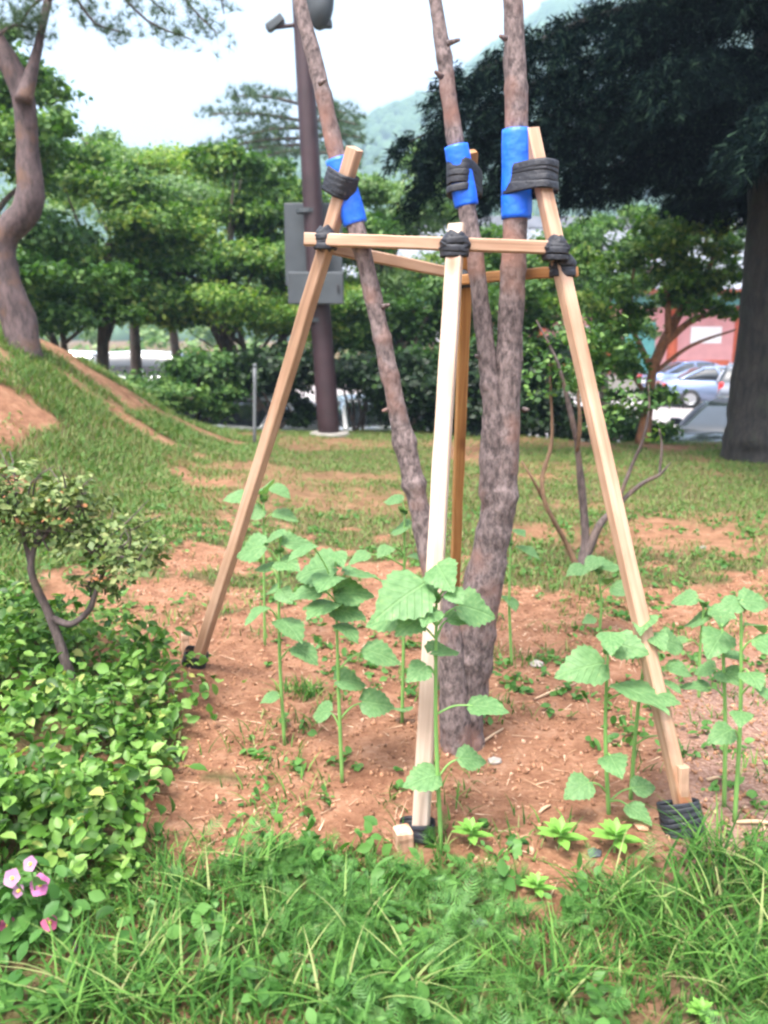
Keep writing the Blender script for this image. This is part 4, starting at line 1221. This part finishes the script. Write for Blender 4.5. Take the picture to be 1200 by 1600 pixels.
# crossbar ties, one diagonal set each way
def cross_tie(c, back, seed, n=4, k=1.0):
    parts = []
    for s in (-1, 1):
        parts.append(loops(c, np.array([s * .75, 0, 1]), np.array([0, 1, 0]), .056 * k, .036 * k, n, .010, .020, seed + s + 1))
    parts.append(loops(c + np.array([0, 0, -.012]), np.array([0, 0, 1]), np.array([0, 1, 0]), .060 * k, .037 * k, 3, .013, .022, seed + 7))
    V, F = join(parts)
    mk('binding', V, F, MT['strap'], sup, True)
cross_tie((qL + at(505, 374, qL[1] - .05)) / 2, None, 10)
cross_tie((qR + at(868, 388, qR[1] - .052)) / 2 + np.array([-.004, 0, .0]), None, 20)
qF = on_line(FA, FB, 382)
cross_tie(np.array([qF[0], (qF[1] + mid[1]) / 2 - .004, qF[2]]), None, 30, 4, 1.2)
cross_tie(on_line(RA, RB, 412) + np.array([.012, .03, -.004]), None, 50, 3)
cross_tie(qB, None, 60, 3)
# ground stakes and their bindings
def stake(p, q, dx, h, s, mat='timber', tilt=.12):
    c = G(p, q)
    return beam('stake', c + [0, 0, -.12], c + [dx, tilt * h, h], s, s, mat, .3)
stake(632, 1322, -.005, .06, .05, 'timber', -.3)
stake(1068, 1300, -.01, .20, .034)
stake(290, 1022, .0, .09, .035)
fl = LA + (LB - LA) * .05; bind(fl + [-.012, 0, 0], LB - LA, [1, 0, 0], .052, .038, 7, .009, .016, 5)
fr = RA + (RB - RA) * .055; bind(fr + [-.015, 0, 0], RB - RA, [1, 0, 0], .062, .042, 9, .010, .017, 6)
ff = FA + (FB - FA) * .05; bind(ff + [-.012, 0, .01], FB - FA, [1, 0, .1], .052, .040, 5, .010, .017, 8)

# ------------------------------------------------------------------ young sunflower plants
def sun_leaf(seed):
    rs = np.random.default_rng(seed)
    rows, V, F = 15, [], []
    ts = np.linspace(0, 1, rows)
    wp = np.interp(ts, [0, .06, .16, .28, .42, .6, .78, .92, 1], [.04, .34, .48, .50, .46, .36, .22, .09, 0])
    wav = rs.uniform(0, 6.28)
    for i, t in enumerate(ts):
        for j, s in enumerate((-1, -.5, 0, .5, 1)):
            edge = abs(s) == 1
            wv = wp[i] * s * (1 + (.07 if i % 2 else -.07) * edge + rs.uniform(-.05, .05) * edge)
            y = t - (.13 * abs(s) * math.exp(-(t / .12) ** 2)) + (.02 if i % 2 else 0) * edge
            z = .16 * abs(wv) - .26 * t ** 2 + .030 * math.sin(t * 9 + wav + s) * abs(s) - (.05 * edge * (1 - t))
            V.append([wv, y, z])
    for i in range(rows - 1):
        for j in range(4):
            a_ = i * 5 + j
            F.append([a_, a_ + 1, a_ + 6, a_ + 5])
    return mesh('leaf', np.array(V), F, MT['sunleaf'], True)
SUNLEAF = [sun_leaf(s) for s in range(6)]
lc = [0]
def leaf_M(b, d, n, L, wfac=1.0):
    d = d / np.linalg.norm(d)
    n = n - d * (n @ d); n /= np.linalg.norm(n)
    x = np.cross(d, n)
    return Matrix(((x[0] * L * wfac, d[0] * L, n[0] * L, b[0]), (x[1] * L * wfac, d[1] * L, n[1] * L, b[1]), (x[2] * L * wfac, d[2] * L, n[2] * L, b[2]), (0, 0, 0, 1)))

def sunflower(label, base, top, leaves, Y0=None, r=.0072, bud=True):
    bp = G(*base) if Y0 is None else np.array([at(base[0], base[1], Y0)[0], Y0, gz(at(base[0], base[1], Y0)[0], Y0)])
    Yb = bp[1]
    root = empty('sunflower_plant', bp)
    tag(root, label, 'plant', 'young sunflower plants round the support')
    tpt = at(top[0], top[1], Yb)
    midp = (bp + tpt) / 2 + np.array([random.uniform(-.012, .012), random.uniform(-.01, .01), 0])
    C = catmull([bp - [0, 0, .02], midp, tpt], 10)
    mk('stem', *tube([bp - [0, 0, .02], midp, tpt], [r, r * .85, r * .55], 8, 6), MT['sunstem'], root, True)
    for k, (px, py, size) in enumerate(leaves):
        off = random.uniform(-.09, .05)
        c = at(px, py, Yb + off)
        L = size / FPX * Yb * random.uniform(.84, 1.06)
        zi = min(max(c[2] - .03 - .1 * abs(c[0] - tpt[0]), bp[2] + .03), tpt[2])
        j = int(np.argmin(np.abs(C[:, 2] - zi)))
        s = C[j]
        h = c - s
        hd = np.array([h[0], h[1], 0]); hd /= np.linalg.norm(hd) + 1e-6
        d = hd + np.array([0, 0, random.uniform(-.35, .08)]); d /= np.linalg.norm(d)
        b = c - d * L * .48
        mid_ = (s + b) / 2 + np.array([0, 0, .012])
        pet = mk('petiole', *tube([s, mid_, b + d * L * .04], [r * .5, r * .42, r * .35], 6, 4), MT['sunstem'], root, True)
        n = np.array([random.uniform(-.55, .55), -random.uniform(.0, .95), 1.0])
        lc[0] += 1
        o = inst('leaf', SUNLEAF[lc[0] % 6], leaf_M(b, d, n, L, random.uniform(.85, 1.05)), root)
    if bud:
        for q in range(4):
            az = random.uniform(0, 6.28)
            d = np.array([math.cos(az) * .8, math.sin(az) * .8, 1.0])
            lc[0] += 1
            inst('leaf', SUNLEAF[lc[0] % 6], leaf_M(tpt - [0, 0, .006], d, np.array([-d[0], -d[1], .8]), random.uniform(.03, .05), .7), root)
    return root
sunflower('tallest front sunflower plant covering the middle of the front leg', (690, 1322), (682, 938),
          [(692, 898, 62), (625, 935, 98), (600, 965, 75), (748, 952, 76), (697, 1012, 62), (712, 930, 40), (765, 1102, 60), (652, 1050, 48), (658, 1216, 62), (740, 1185, 52), (660, 915, 50), (640, 975, 62), (720, 965, 44), (670, 960, 46)])
sunflower('broad-leaved sunflower plant between left leg and front leg', (535, 1222), (525, 925),
          [(488, 888, 90), (572, 895, 74), (500, 948, 72), (545, 955, 62), (600, 1022, 70), (552, 1062, 56), (592, 1098, 60), (500, 1112, 40), (470, 860, 60), (555, 925, 60), (510, 905, 60), (475, 925, 48), (545, 985, 56), (530, 870, 44)])
sunflower('sunflower plant just right of the left leg, with drooping lower leaf', (445, 1165), (436, 862),
          [(388, 858, 58), (425, 838, 48), (468, 845, 60), (425, 918, 40), (398, 958, 48), (456, 980, 66), (480, 1020, 52), (420, 1090, 36), (450, 880, 46), (410, 885, 42), (445, 930, 42)])
sunflower('small sunflower plant touching the left leg, farthest back', (414, 1010), (412, 782),
          [(368, 776, 42), (412, 762, 48), (448, 804, 46), (440, 766, 40), (395, 800, 36)], Y0=None)
sunflower('slender sunflower plant with one big leaf left of the front leg', (628, 1130), (632, 800),
          [(622, 824, 46), (612, 780, 36), (600, 860, 36), (655, 870, 34), (625, 1105, 40), (560, 870, 40)])
sunflower('small sunflower plant behind the trunk on its right side', (800, 1040), (798, 850),
          [(828, 860, 42), (812, 830, 28), (800, 940, 36), (776, 890, 30)])
sunflower('sunflower plant with large drooping leaf left of the right leg', (952, 1272), (950, 1018),
          [(908, 1042, 78), (955, 1000, 62), (985, 1010, 60), (1005, 1082, 88), (1035, 1085, 60), (960, 1192, 66), (902, 1232, 52), (1008, 1228, 44), (1000, 1270, 46)])
sunflower('sunflower plant with its leaves over the right leg', (985, 1250), (1012, 996),
          [(1006, 972, 50), (1055, 1004, 56), (1030, 1000, 44), (990, 1015, 50), (1065, 1045, 44), (1050, 1070, 40), (1050, 1155, 36)])
sunflower('tall sunflower plant at right frame edge with dark drooping leaves', (1148, 1285), (1158, 950),
          [(1180, 975, 52), (1182, 938, 50), (1140, 945, 46), (1205, 1010, 60), (1178, 1060, 46), (1195, 1080, 46), (1126, 1148, 52), (1158, 1120, 40)])
sunflower('sunflower plant immediately left of the tallest right-edge one', (1132, 1262), (1128, 975),
          [(1120, 1002, 62), (1150, 1020, 48), (1142, 1055, 52), (1098, 1045, 44), (1085, 1070, 46), (1150, 1150, 36)])
sunflower('sunflower plant standing back behind the right leg', (1092, 1090), (1100, 945),
          [(1068, 935, 40), (1110, 945, 46), (1085, 968, 48), (1130, 955, 40), (1060, 1000, 30)])
sunflower('low sunflower plant below the bare-stemmed shrub', (937, 985), (935, 895),
          [(900, 890, 36), (955, 882, 46), (925, 880, 34), (972, 920, 40), (945, 905, 36), (920, 968, 24)])

# lime-green rosette seedlings
ROS = mesh('leaf', np.array([[0, 0, 0], [.15, .25, .03], [.2, .5, .04], [.12, .78, .02], [0, 1, -.06], [-.12, .78, .02], [-.2, .5, .04], [-.15, .25, .03], [0, .3, .0], [0, .7, .0]]),
           [[0, 1, 8], [1, 2, 8], [2, 9, 8], [2, 3, 9], [3, 4, 9], [4, 5, 9], [5, 6, 9], [6, 8, 9], [6, 7, 8], [7, 0, 8]], MT['lime'], True)
for lab, p, q, s in [('lime green rosette seedling just right of the front leg foot', 735, 1322, 40), ('left of two lime green rosette seedlings on the bare soil', 874, 1328, 48),
                     ('right of two lime green rosette seedlings on the bare soil', 960, 1335, 50), ('lime green rosette seedling alone in the foreground soil', 838, 1402, 36), ('lime green seedling at the bottom edge on the right', 1095, 1598, 36)]:
    g_ = G(p, q)
    root = tag(empty('rosette_seedling', g_), lab, 'seedling', 'lime green seedlings in the foreground')
    h = s / FPX * g_[1] * .75
    mk('stem', *tube([g_ - [0, 0, .01], g_ + [0, 0, h * .5], g_ + [.003, 0, h]], [.004, .0035, .003], 7, 3), MT['sunstem'], root, True)
    for k in range(15):
        az = k * 2.4; e = .02 + (k / 15) * 1.0
        d = np.array([math.cos(az) * math.cos(e), math.sin(az) * math.cos(e), math.sin(e) * .9])
        L = s / FPX * g_[1] * (1.05 - .55 * k / 15)
        inst('leaf', ROS, leaf_M(g_ + [0, 0, h * (.6 + .4 * k / 15)], d, np.array([-d[0] * .4, -d[1] * .4, 1.]), L, 1.15), root)

# ------------------------------------------------------------------ bare-stemmed shrub on the right
sb = G(906, 888)
Y = sb[1]
root = tag(empty('bare_stemmed_shrub', sb), 'shrub of bare forking grey stems with leaves only near the tips', 'shrub')
S_ = [([(906, 900), (914, 850), (912, 790), (902, 700), (895, 660), (872, 570), (838, 500)], [13, 10, 8, 7, 6, 4, 1], 'twig'),
      ([(903, 890), (885, 850), (866, 815), (850, 780), (848, 740), (862, 690), (860, 600), (858, 560)], [8, 6, 5.5, 5, 4.5, 4, 3, 1], 'twig_brown'),
      ([(849, 780), (830, 745), (815, 720)], [4, 3, 2], 'twig_brown'),
      ([(908, 890), (935, 825), (965, 790), (1000, 758), (1030, 742), (1048, 722)], [10, 9, 6, 4.5, 3.5, 1], 'twig'),
      ([(962, 792), (988, 725), (1004, 690), (1014, 640), (1013, 600)], [4.5, 4, 3.5, 2.5, 1], 'twig'),
      ([(902, 705), (906, 660), (904, 610), (915, 560)], [4.5, 4, 3, 1], 'twig_brown'),
      ([(1030, 742), (1034, 700), (1030, 670)], [3, 2.5, 1.5], 'twig')]
for i, (P, R, m_) in enumerate(S_):
    mk('stem', *tube([at(p, q, Y + (.0 if j == 0 else .05 * math.sin(i * 2 + j))) for j, (p, q) in enumerate(P)], np.array(R) * .72 * Y / FPX, 8, 5, .2, i), MT[m_], root, True)
bl = [px_blob(q) for q in [(865, 545, Y, 45, 55), (905, 590, Y, 40, 45), (845, 600, Y, 30, 40), (1005, 615, Y, 40, 30), (960, 640, Y, 30, 30), (1030, 680, Y, 22, 18), (925, 520, Y + .2, 45, 40)]]
V, F = crown_leaves(bl, 520, .04, .35, OVAL, .7, 60)
mk('foliage', V, F, MT['broad'], root)

# ------------------------------------------------------------------ azalea on the left
ab = G(118, 1075)
Y = ab[1]
root = tag(empty('azalea_shrub', ab), 'small azalea with faded orange blooms over the left slope', 'shrub')
for P, R in [([(118, 1085), (95, 1010), (72, 950), (52, 905), (50, 870), (70, 800)], [9, 8, 7, 6, 5, 3]), ([(78, 965), (110, 975), (138, 955), (148, 930), (170, 870)], [6, 5.5, 5, 4.5, 3]),
             ([(52, 905), (40, 850), (20, 800), (0, 770)], [4, 4, 3, 2]), ([(60, 850), (100, 800), (130, 790)], [3, 3, 2])]:
    mk('stem', *tube([at(p, q, Y) for p, q in P], np.array(R) * Y / FPX, 8, 5, .12), MT['twig'], root, True)
bl = [px_blob(q) for q in [(30, 765, Y, 95, 42), (110, 785, Y, 70, 44), (165, 850, Y, 85, 52), (205, 865, Y - .1, 55, 40), (80, 825, Y, 80, 30), (-30, 780, Y, 70, 50), (150, 915, Y, 45, 24)]]
for c_, r_ in bl:
    for q_ in range(7):
        e_ = c_ + RNG.normal(size=3) * r_ * .6 + [0, 0, r_[2] * .5]
        mk('twig', *tube([c_ - [0, 0, r_[2] * .5] + RNG.normal(size=3) * .03, (c_ + e_) / 2, e_], [.004, .003, .0015], 5, 3), MT['twig'], root, True)
V, F = crown_leaves(bl, 3000, .034, .16, DIAMOND, .75, 170)
mk('foliage', V, F, MT['azalea'], root)
BLM = mesh('spent_bloom', LOBED[0] * [1, 1, 2.5] - [0, .12, 0], LOBED[1], MT['bloom'], True)
for k in range(34):
    p, q, sx, sz = [(40, 785, 55, 20), (95, 785, 45, 22), (160, 905, 18, 6), (110, 812, 40, 8), (20, 815, 40, 6)][k % 5]
    c = at(p + RNG.normal(0, sx * .5), q + RNG.normal(0, sz * .5), Y - RNG.uniform(.05, .2))
    R_ = frames(np.array([[RNG.normal(0, .8), -.4, .8]]))[0] * RNG.uniform(.010, .024)
    inst('spent_bloom', BLM, Matrix([[*R_[i_], c[i_]] for i_ in range(3)] + [[0, 0, 0, 1]]), root)

# ------------------------------------------------------------------ pink flowering plant, lower left
fb = G(60, 1470)
root = tag(empty('flowering_plant', fb), 'pink and red flowering plant in the grass at lower left', 'flower')
Y = fb[1]
def blossom(c, size, mat, seed):
    parts = []
    nrm = np.array([random.uniform(-.4, .4), -.8, .6])
    for k in range(5):
        az = k * 2 * math.pi / 5 + seed
        d0 = np.array([math.cos(az), math.sin(az), .25])
        zz = nrm / np.linalg.norm(nrm); xx = np.cross(zz, [0, 0, 1.]); xx /= np.linalg.norm(xx); yy = np.cross(zz, xx)
        d = xx * d0[0] + yy * d0[1] + zz * d0[2]
        M = leaf_M(c, d, zz - d * .2, size, 1.9)
        V = np.array([(M @ Vector(v))[:] for v in OVAL[0]])
        parts.append((V, OVAL[1].tolist()))
    V, F = join(parts)
    o = mk('blossom', V, F, MT[mat], root, True)
    mk('eye', *tube([c - nrm * .004, c + nrm * .006], [.006, .004], 8, 1), MT['yellow'], o)
for k, (p, q, m_, s) in enumerate([(64, 1383, 'pink', .030), (48, 1350, 'palepink', .020), (20, 1372, 'palepink', .024), (30, 1392, 'palepink', .018), (12, 1446, 'red', .022), (78, 1442, 'red', .022), (60, 1458, 'pink', .018), (112, 1480, 'pink', .018), (88, 1498, 'palepink', .016), (45, 1470, 'red', .016)]):
    c = at(p, q, Y - .03 * (k % 3))
    mk('stem', *tube([fb + [RNG.uniform(-.05, .05), RNG.uniform(-.03, .03), -.01], (fb + c) / 2 + [0, .01, .02], c], [.003, .0025, .002], 6, 4), MT['sunstem'], root, True)
    blossom(c, s, m_, k)
V, F = crown_leaves([(fb + [0, .02, .1], np.array([.1, .06, .08]))], 90, .05, .5, OVAL, .7, 20)
mk('foliage', V, F, MT['weed'], root)

# ------------------------------------------------------------------ stones, sticks
def stone(label, p, q, s, mat):
    c = G(p, q)
    V = ICO * np.array([s, s * .8, s * .55]) * (1 + RNG.uniform(-.22, .22, (12, 1)))
    import bmesh
    bm = bmesh.new()
    vs = [bm.verts.new(v) for v in V]
    for f in ICOF: bm.faces.new([vs[i] for i in f])
    bmesh.ops.subdivide_edges(bm, edges=bm.edges[:], cuts=1, smooth=.6, fractal=.25, seed=int(p))
    bm.verts.index_update()
    V = np.array([v.co[:] for v in bm.verts]); F = [[v.index for v in f.verts] for f in bm.faces]
    bm.free()
    tag(mk('stone', V + c + [0, 0, s * .25], F, MT[mat], None, False, c), label, 'stone', 'loose stones on the soil')
stone('pale flat stone on the soil right of the trunk', 838, 1042, .035, 'stone')
stone('pale stone at the foot of the trunk', 772, 1192, .028, 'stone')
stone('orange-pink stone between the lime seedling and right leg', 1003, 1296, .030, 'stone_pink')
stone('dark grey stone between two lime seedlings', 928, 1338, .028, 'cabinet')
stone('small grey stone in the foreground grass', 748, 1445, .02, 'cabinet')
stone('small pale stone on the lawn near right frame edge', 1098, 858, .03, 'stone')
def stick(label, a_, b_, r):
    A, B = G(*a_) + [0, 0, r], G(*b_) + [0, 0, r]
    tag(mk('wood_stick', *tube([A, (A + B) / 2 + [0, 0, r], B], [r, r * 1.1, r * .8], 7, 3, .1), MT['straw'], None, True, A), label, 'stick', 'loose sticks on the soil')
stick('pale stick lying at right frame edge below the sunflowers', (1150, 1289), (1215, 1291), .006)
stick('short pale wood chip beside the right leg', (1104, 1222), (1136, 1221), .006)
stick('pale straw stick right of the trunk', (836, 1094), (900, 1070), .005)
stick('pale straw stick beside the trunk base', (742, 1172), (786, 1142), .005)
stick('short stick left of the lime seedlings', (842, 1274), (860, 1262), .005)

# ------------------------------------------------------------------ small ground stuff
def rand_ground(n, x0, x1, y0, y1):
    x = RNG.uniform(x0, x1, n); y = RNG.uniform(y0, y1, n)
    return np.stack([x, y, terrain(x, y)], 1)
P = rand_ground(42000, -2.2, 2.6, 1.6, 7.5)
P = P[RNG.uniform(size=len(P)) < np.clip(1.4 - P[:, 1] * .12, .15, 1)]
P = P[soilmask(P)]
OCT = (np.array([[1, 0, 0], [-1, 0, 0], [0, 1, 0], [0, -1, 0], [0, 0, 1], [0, 0, -1]]) * .5, np.array([[0, 2, 4], [2, 1, 4], [1, 3, 4], [3, 0, 4], [2, 0, 5], [1, 2, 5], [3, 1, 5], [0, 3, 5]]))
n = len(P)
s = np.minimum(RNG.lognormal(math.log(.0085), .62, n), .026)
V, F = scatter(OCT[0], OCT[1], P + np.stack([0 * s, 0 * s, s * .15], 1), frames(RNG.normal(size=(n, 3))), np.stack([s * 1.2, s, s * .7], 1))
V += RNG.normal(size=V.shape) * .0012
tag(mk('soil_clods', V, F, MT['clod']), 'orange soil crumbs and grit scattered over the bare bed', 'soil', kind='stuff')
P = rand_ground(4200, -2.2, 2.8, 1.7, 8.0); P = P[soilmask(P)]
n = len(P)
nn = np.stack([RNG.normal(0, .2, n), RNG.normal(0, .2, n), np.ones(n)], 1)
V, F = scatter(NEEDLE[0], NEEDLE[1], P + [0, 0, .006], frames(nn), np.stack([RNG.uniform(.02, .07, n), RNG.uniform(.025, .10, n), np.ones(n)], 1))
tag(mk('straw_litter', V, F, MT['straw']), 'dry straw and chips littering the bare soil', 'litter', kind='stuff')

# grass
def field(n, x0, x1, y0, y1, keep):
    P = rand_ground(n, x0, x1, y0, y1)
    return P[keep(P)]
def fg(P):
    px, py = ground_px(P)
    d = sst(.28, .62, fbm(P[:, 0], P[:, 1], .22, 61))
    m = (~soilmask(P, 40)) & (py > 1240)
    return m & (RNG.uniform(size=len(P)) < .04 + .96 * sst(.36, .6, fbm(P[:, 0], P[:, 1], .2, 61))) & (px > -150) & (px < 1350)
P = field(38000, -1.5, 1.5, 1.25, 2.75, fg)
CLEAR = np.array([G(*q)[:2] for q in [(735, 1322), (874, 1328), (960, 1335), (838, 1402), (640, 1325), (1085, 1310), (1070, 1300)]])
def clear(P, r):
    return np.min(np.hypot(P[:, None, 0] - CLEAR[:, 0], P[:, None, 1] - r * .6 - CLEAR[:, 1] + r * .6 + r * .5), axis=1) > r
P = P[clear(P, .07)]
n = len(P)
H = RNG.uniform(.02, .08, n) * (.45 + 1.0 * fbm(P[:, 0], P[:, 1], .3, 77))
az = RNG.uniform(0, 6.283, n)
V, F = blades(P - [0, 0, .004], H, RNG.uniform(.0025, .0055, n), RNG.uniform(0, .5, n), az, 4, RNG.uniform(.1, .9, n))
tag(mk('foreground_grass', V, F, MT['grass']), 'bright green grass filling the foreground', 'grass', kind='stuff')
# long arching blades in tufts
cent = [G(p, q) for p, q in [(1090, 1420), (1120, 1480), (1050, 1500), (1150, 1560), (960, 1420), (1180, 1400), (860, 1560), (150, 1560), (250, 1520), (90, 1590), (330, 1570), (420, 1480), (520, 1590), (200, 1600), (640, 1560), (470, 1085), (1100, 1350), (300, 1420), (400, 1380), (560, 1460), (1190, 1560)]]
V_, F_, o_ = [], [], 0
Ps, Hs = [], []
for i, c in enumerate(cent):
    m = 55 if i not in (15, 16) else 100
    r = .05
    Q = c + np.stack([RNG.normal(0, r, m), RNG.normal(0, r * .8, m), np.zeros(m)], 1)
    Q[:, 2] = terrain(Q[:, 0], Q[:, 1]) - .005
    Ps.append(Q); Hs.append(RNG.uniform(.08, .19, m) * (.5 if i in (15,) else 1))
P = np.vstack(Ps); H = np.hstack(Hs)
kk = clear(P, .06); P, H = P[kk], H[kk]; n = len(P)
V, F = blades(P, H, RNG.uniform(.004, .008, n), RNG.uniform(.1, .6, n), RNG.uniform(0, 6.283, n), 7, RNG.uniform(.3, 1.1, n))
tag(mk('long_grass', V, F, MT['grass'], smooth=True), 'tufts of long arching grass blades along the bottom edge', 'grass', kind='stuff')
# feathery weeds
def feather():
    V, F = [], []
    for k in range(9):
        t = .15 + .8 * k / 8
        l = .34 * math.sin(math.pi * (t * .8 + .15))
        for s in (-1, 1):
            b = len(V)
            V += [[0, t - .018, 0], [s * l, t + .2 + .06 * math.sin(k * 5 + s), .03 * s], [s * l * .45, t + .05, .02], [0, t + .018, 0]]
            F += [[b, b + 2, b + 1], [b, b + 1, b + 3]]
    b = len(V)
    V += [[-.012, 0, 0], [.012, 0, 0], [0, 1, 0]]; F.append([b, b + 1, b + 2])
    return np.array(V), np.array(F)
FEA = feather()
def few(P):
    px, py = ground_px(P)
    return (~soilmask(P, 30)) & (py > 1270) & (px > 250 + 200 * RNG.uniform(size=len(P))) & (fbm(P[:, 0], P[:, 1], .3, 91) > .46)
P = field(7500, -1.2, 1.4, 1.3, 2.7, few)
P = P[clear(P, .09)]
n = len(P)
nn = RNG.normal(size=(n, 3)) * .6 + [0, -.2, 1]
P[:, 2] += RNG.uniform(.005, .06, n)
V, F = scatter(FEA[0], FEA[1], P, frames(nn), RNG.uniform(.035, .085, n))
tag(mk('feathery_weeds', V, F, MT['weed']), 'feathery leaved weeds mixed into the foreground grass', 'weeds', kind='stuff')
# small broad weeds over soil and lawn
P = rand_ground(4200, -3, 3.4, 1.6, 7.5)
keep = fbm(P[:, 0], P[:, 1], .35, 14) > .51
P = P[keep]
P = np.repeat(P, 5, axis=0); n = len(P)
P += np.stack([RNG.normal(0, .015, n), RNG.normal(0, .015, n), RNG.uniform(.004, .03, n)], 1)
V, F = scatter(OVAL[0], OVAL[1], P, frames(RNG.normal(size=(n, 3)) * .5 + [0, 0, 1]), RNG.uniform(.015, .045, n))
tag(mk('small_weeds', V, F, MT['weed']), 'small broad leaved weeds dotted over the soil and lawn', 'weeds', kind='stuff')
P = field(900, -1.3, 1.4, 1.25, 2.7, lambda P: (~soilmask(P)) & clear(P, .08) & (fbm(P[:, 0], P[:, 1], .25, 19) > .5))
P = np.repeat(P, 6, axis=0); n = len(P)
P += np.stack([RNG.normal(0, .02, n), RNG.normal(0, .02, n), RNG.uniform(.01, .07, n)], 1)
V, F = scatter(OVAL[0], OVAL[1], P, frames(RNG.normal(size=(n, 3)) * .6 + [0, -.2, 1]), RNG.uniform(.02, .055, n))
tag(mk('broadleaf_weeds', V, F, MT['weed']), 'broad leaved weeds among the foreground grass', 'weeds', kind='stuff')
# lawn and bank
def lawn(P):
    d = fbm(P[:, 0], P[:, 1], 1.1, 50)
    d2 = fbm(P[:, 0], P[:, 1], .35, 55)
    return (~soilmask(P, 40)) & (RNG.uniform(size=len(P)) < 1.1 - .8 * sst(.46 - .1 * sst(.2, 1.6, P[:, 0]), .64, d) - .5 * sst(.4, .65, d2) + (.5 - 1.6 * sst(.54, .64, fbm(P[:, 0], P[:, 1], .8, 130))) * sst(-1.2, -2.0, P[:, 0]))
P = field(260000, -6.5, 7, 3.0, 13.8, lawn)
Q = field(45000, -6, -1.3, 3.2, 11, lambda P: (~soilmask(P, 40)) & (fbm(P[:, 0], P[:, 1], .5, 88) > .42) & (fbm(P[:, 0], P[:, 1], .8, 130) < .58))
P = np.vstack([P, Q])
n = len(P)
bankish = sst(-1.0, -3.0, P[:, 0])
H = RNG.uniform(.025, .06, n) * (1 + 1.1 * bankish)
V, F = blades(P - [0, 0, .003], H, RNG.uniform(.005, .010, n), RNG.uniform(0, .6, n), RNG.uniform(0, 6.283, n), 2, RNG.uniform(.2, .8, n))
tag(mk('lawn_grass', V, F, MT['grass_far']), 'thin patchy lawn grass over the ground and left bank', 'grass', kind='stuff')

P = field(1500, -6, -1.4, 4.0, 12, lambda P: fbm(P[:, 0], P[:, 1], .6, 44) > .5)
P = np.repeat(P, 5, axis=0); n = len(P)
P += np.stack([RNG.normal(0, .04, n), RNG.normal(0, .04, n), RNG.uniform(.01, .10, n)], 1)
V, F = scatter(OVAL[0] * [.6, 1, 1], OVAL[1], P, frames(RNG.normal(size=(n, 3)) * .8 + [0, -.1, 1]), RNG.uniform(.02, .055, n))
tag(mk('bank_weeds', V, F, MT['grass_far']), 'rough leafy weeds growing through the grass of the left bank', 'weeds', kind='stuff')

P = field(16000, -2.2, 2.6, 2.3, 5.5, lambda P: soilmask(P) & clear(P, .06) & (fbm(P[:, 0], P[:, 1], .22, 140) > .57))
n = len(P)
V, F = blades(P - [0, 0, .003], RNG.uniform(.02, .075, n), RNG.uniform(.003, .006, n), RNG.uniform(0, .6, n), RNG.uniform(0, 6.283, n), 3, RNG.uniform(.2, .9, n))
tag(mk('bed_grass', V, F, MT['grass']), 'sparse grass shoots breaking up the orange soil bed', 'grass', kind='stuff')

# leafy ground cover, lower left
CPOLY = [(-250, 1010), (60, 1020), (150, 1040), (240, 1060), (300, 1120), (285, 1190), (240, 1270), (260, 1330), (200, 1420), (60, 1470), (-250, 1480)]
P = rand_ground(30000, -2.4, -.3, 1.6, 3.9)
px, py = ground_px(P)
P = P[inpoly(px + RNG.normal(0, 22, len(P)) + 150 * (fbm(P[:, 0], P[:, 1], .3, 8) - .5), py + 20 + RNG.normal(0, 22, len(P)) + 150 * (fbm(P[:, 0], P[:, 1], .3, 18) - .5), CPOLY)]
P = P[RNG.uniform(size=len(P)) < .15 + 1.3 * sst(.3, .6, fbm(P[:, 0], P[:, 1], .13, 28))]
n = len(P)
hgt = .02 + .26 * sst(.25, .7, fbm(P[:, 0], P[:, 1], .24, 5))
P[:, 2] += RNG.uniform(.2, 1, n) * hgt
V, F = scatter(OVAL[0] * [.95, 1, 1.4], OVAL[1], P, frames(RNG.normal(size=(n, 3)) * .65 + [0, -.2, 1]), np.stack([RNG.uniform(.7, 1.2, n), np.ones(n), np.ones(n) * 1.3], 1) * RNG.uniform(.018, .062, n)[:, None])
tag(mk('leafy_ground_cover', V, F, MT['cover'], smooth=True), 'mound of bright green leafy ground cover at lower left', 'ground cover', kind='stuff')

# ------------------------------------------------------------------ haze
V, F = boxv((50, 625, 168), (2220, 1400, 341))
hz, t, p, o = newmat('haze_air')
t.nodes.remove(p)
pv = N(t, 'ShaderNodeVolumePrincipled', Density=0.0010, Anisotropy=0.1)
pv.inputs['Color'].default_value = (0.54, 0.76, 1.0, 1)
t.links.new(pv.outputs[0], o.inputs['Volume'])
tag(mk('haze', V, F, hz, origin=(50, 625, -2.5)), kind='stuff')
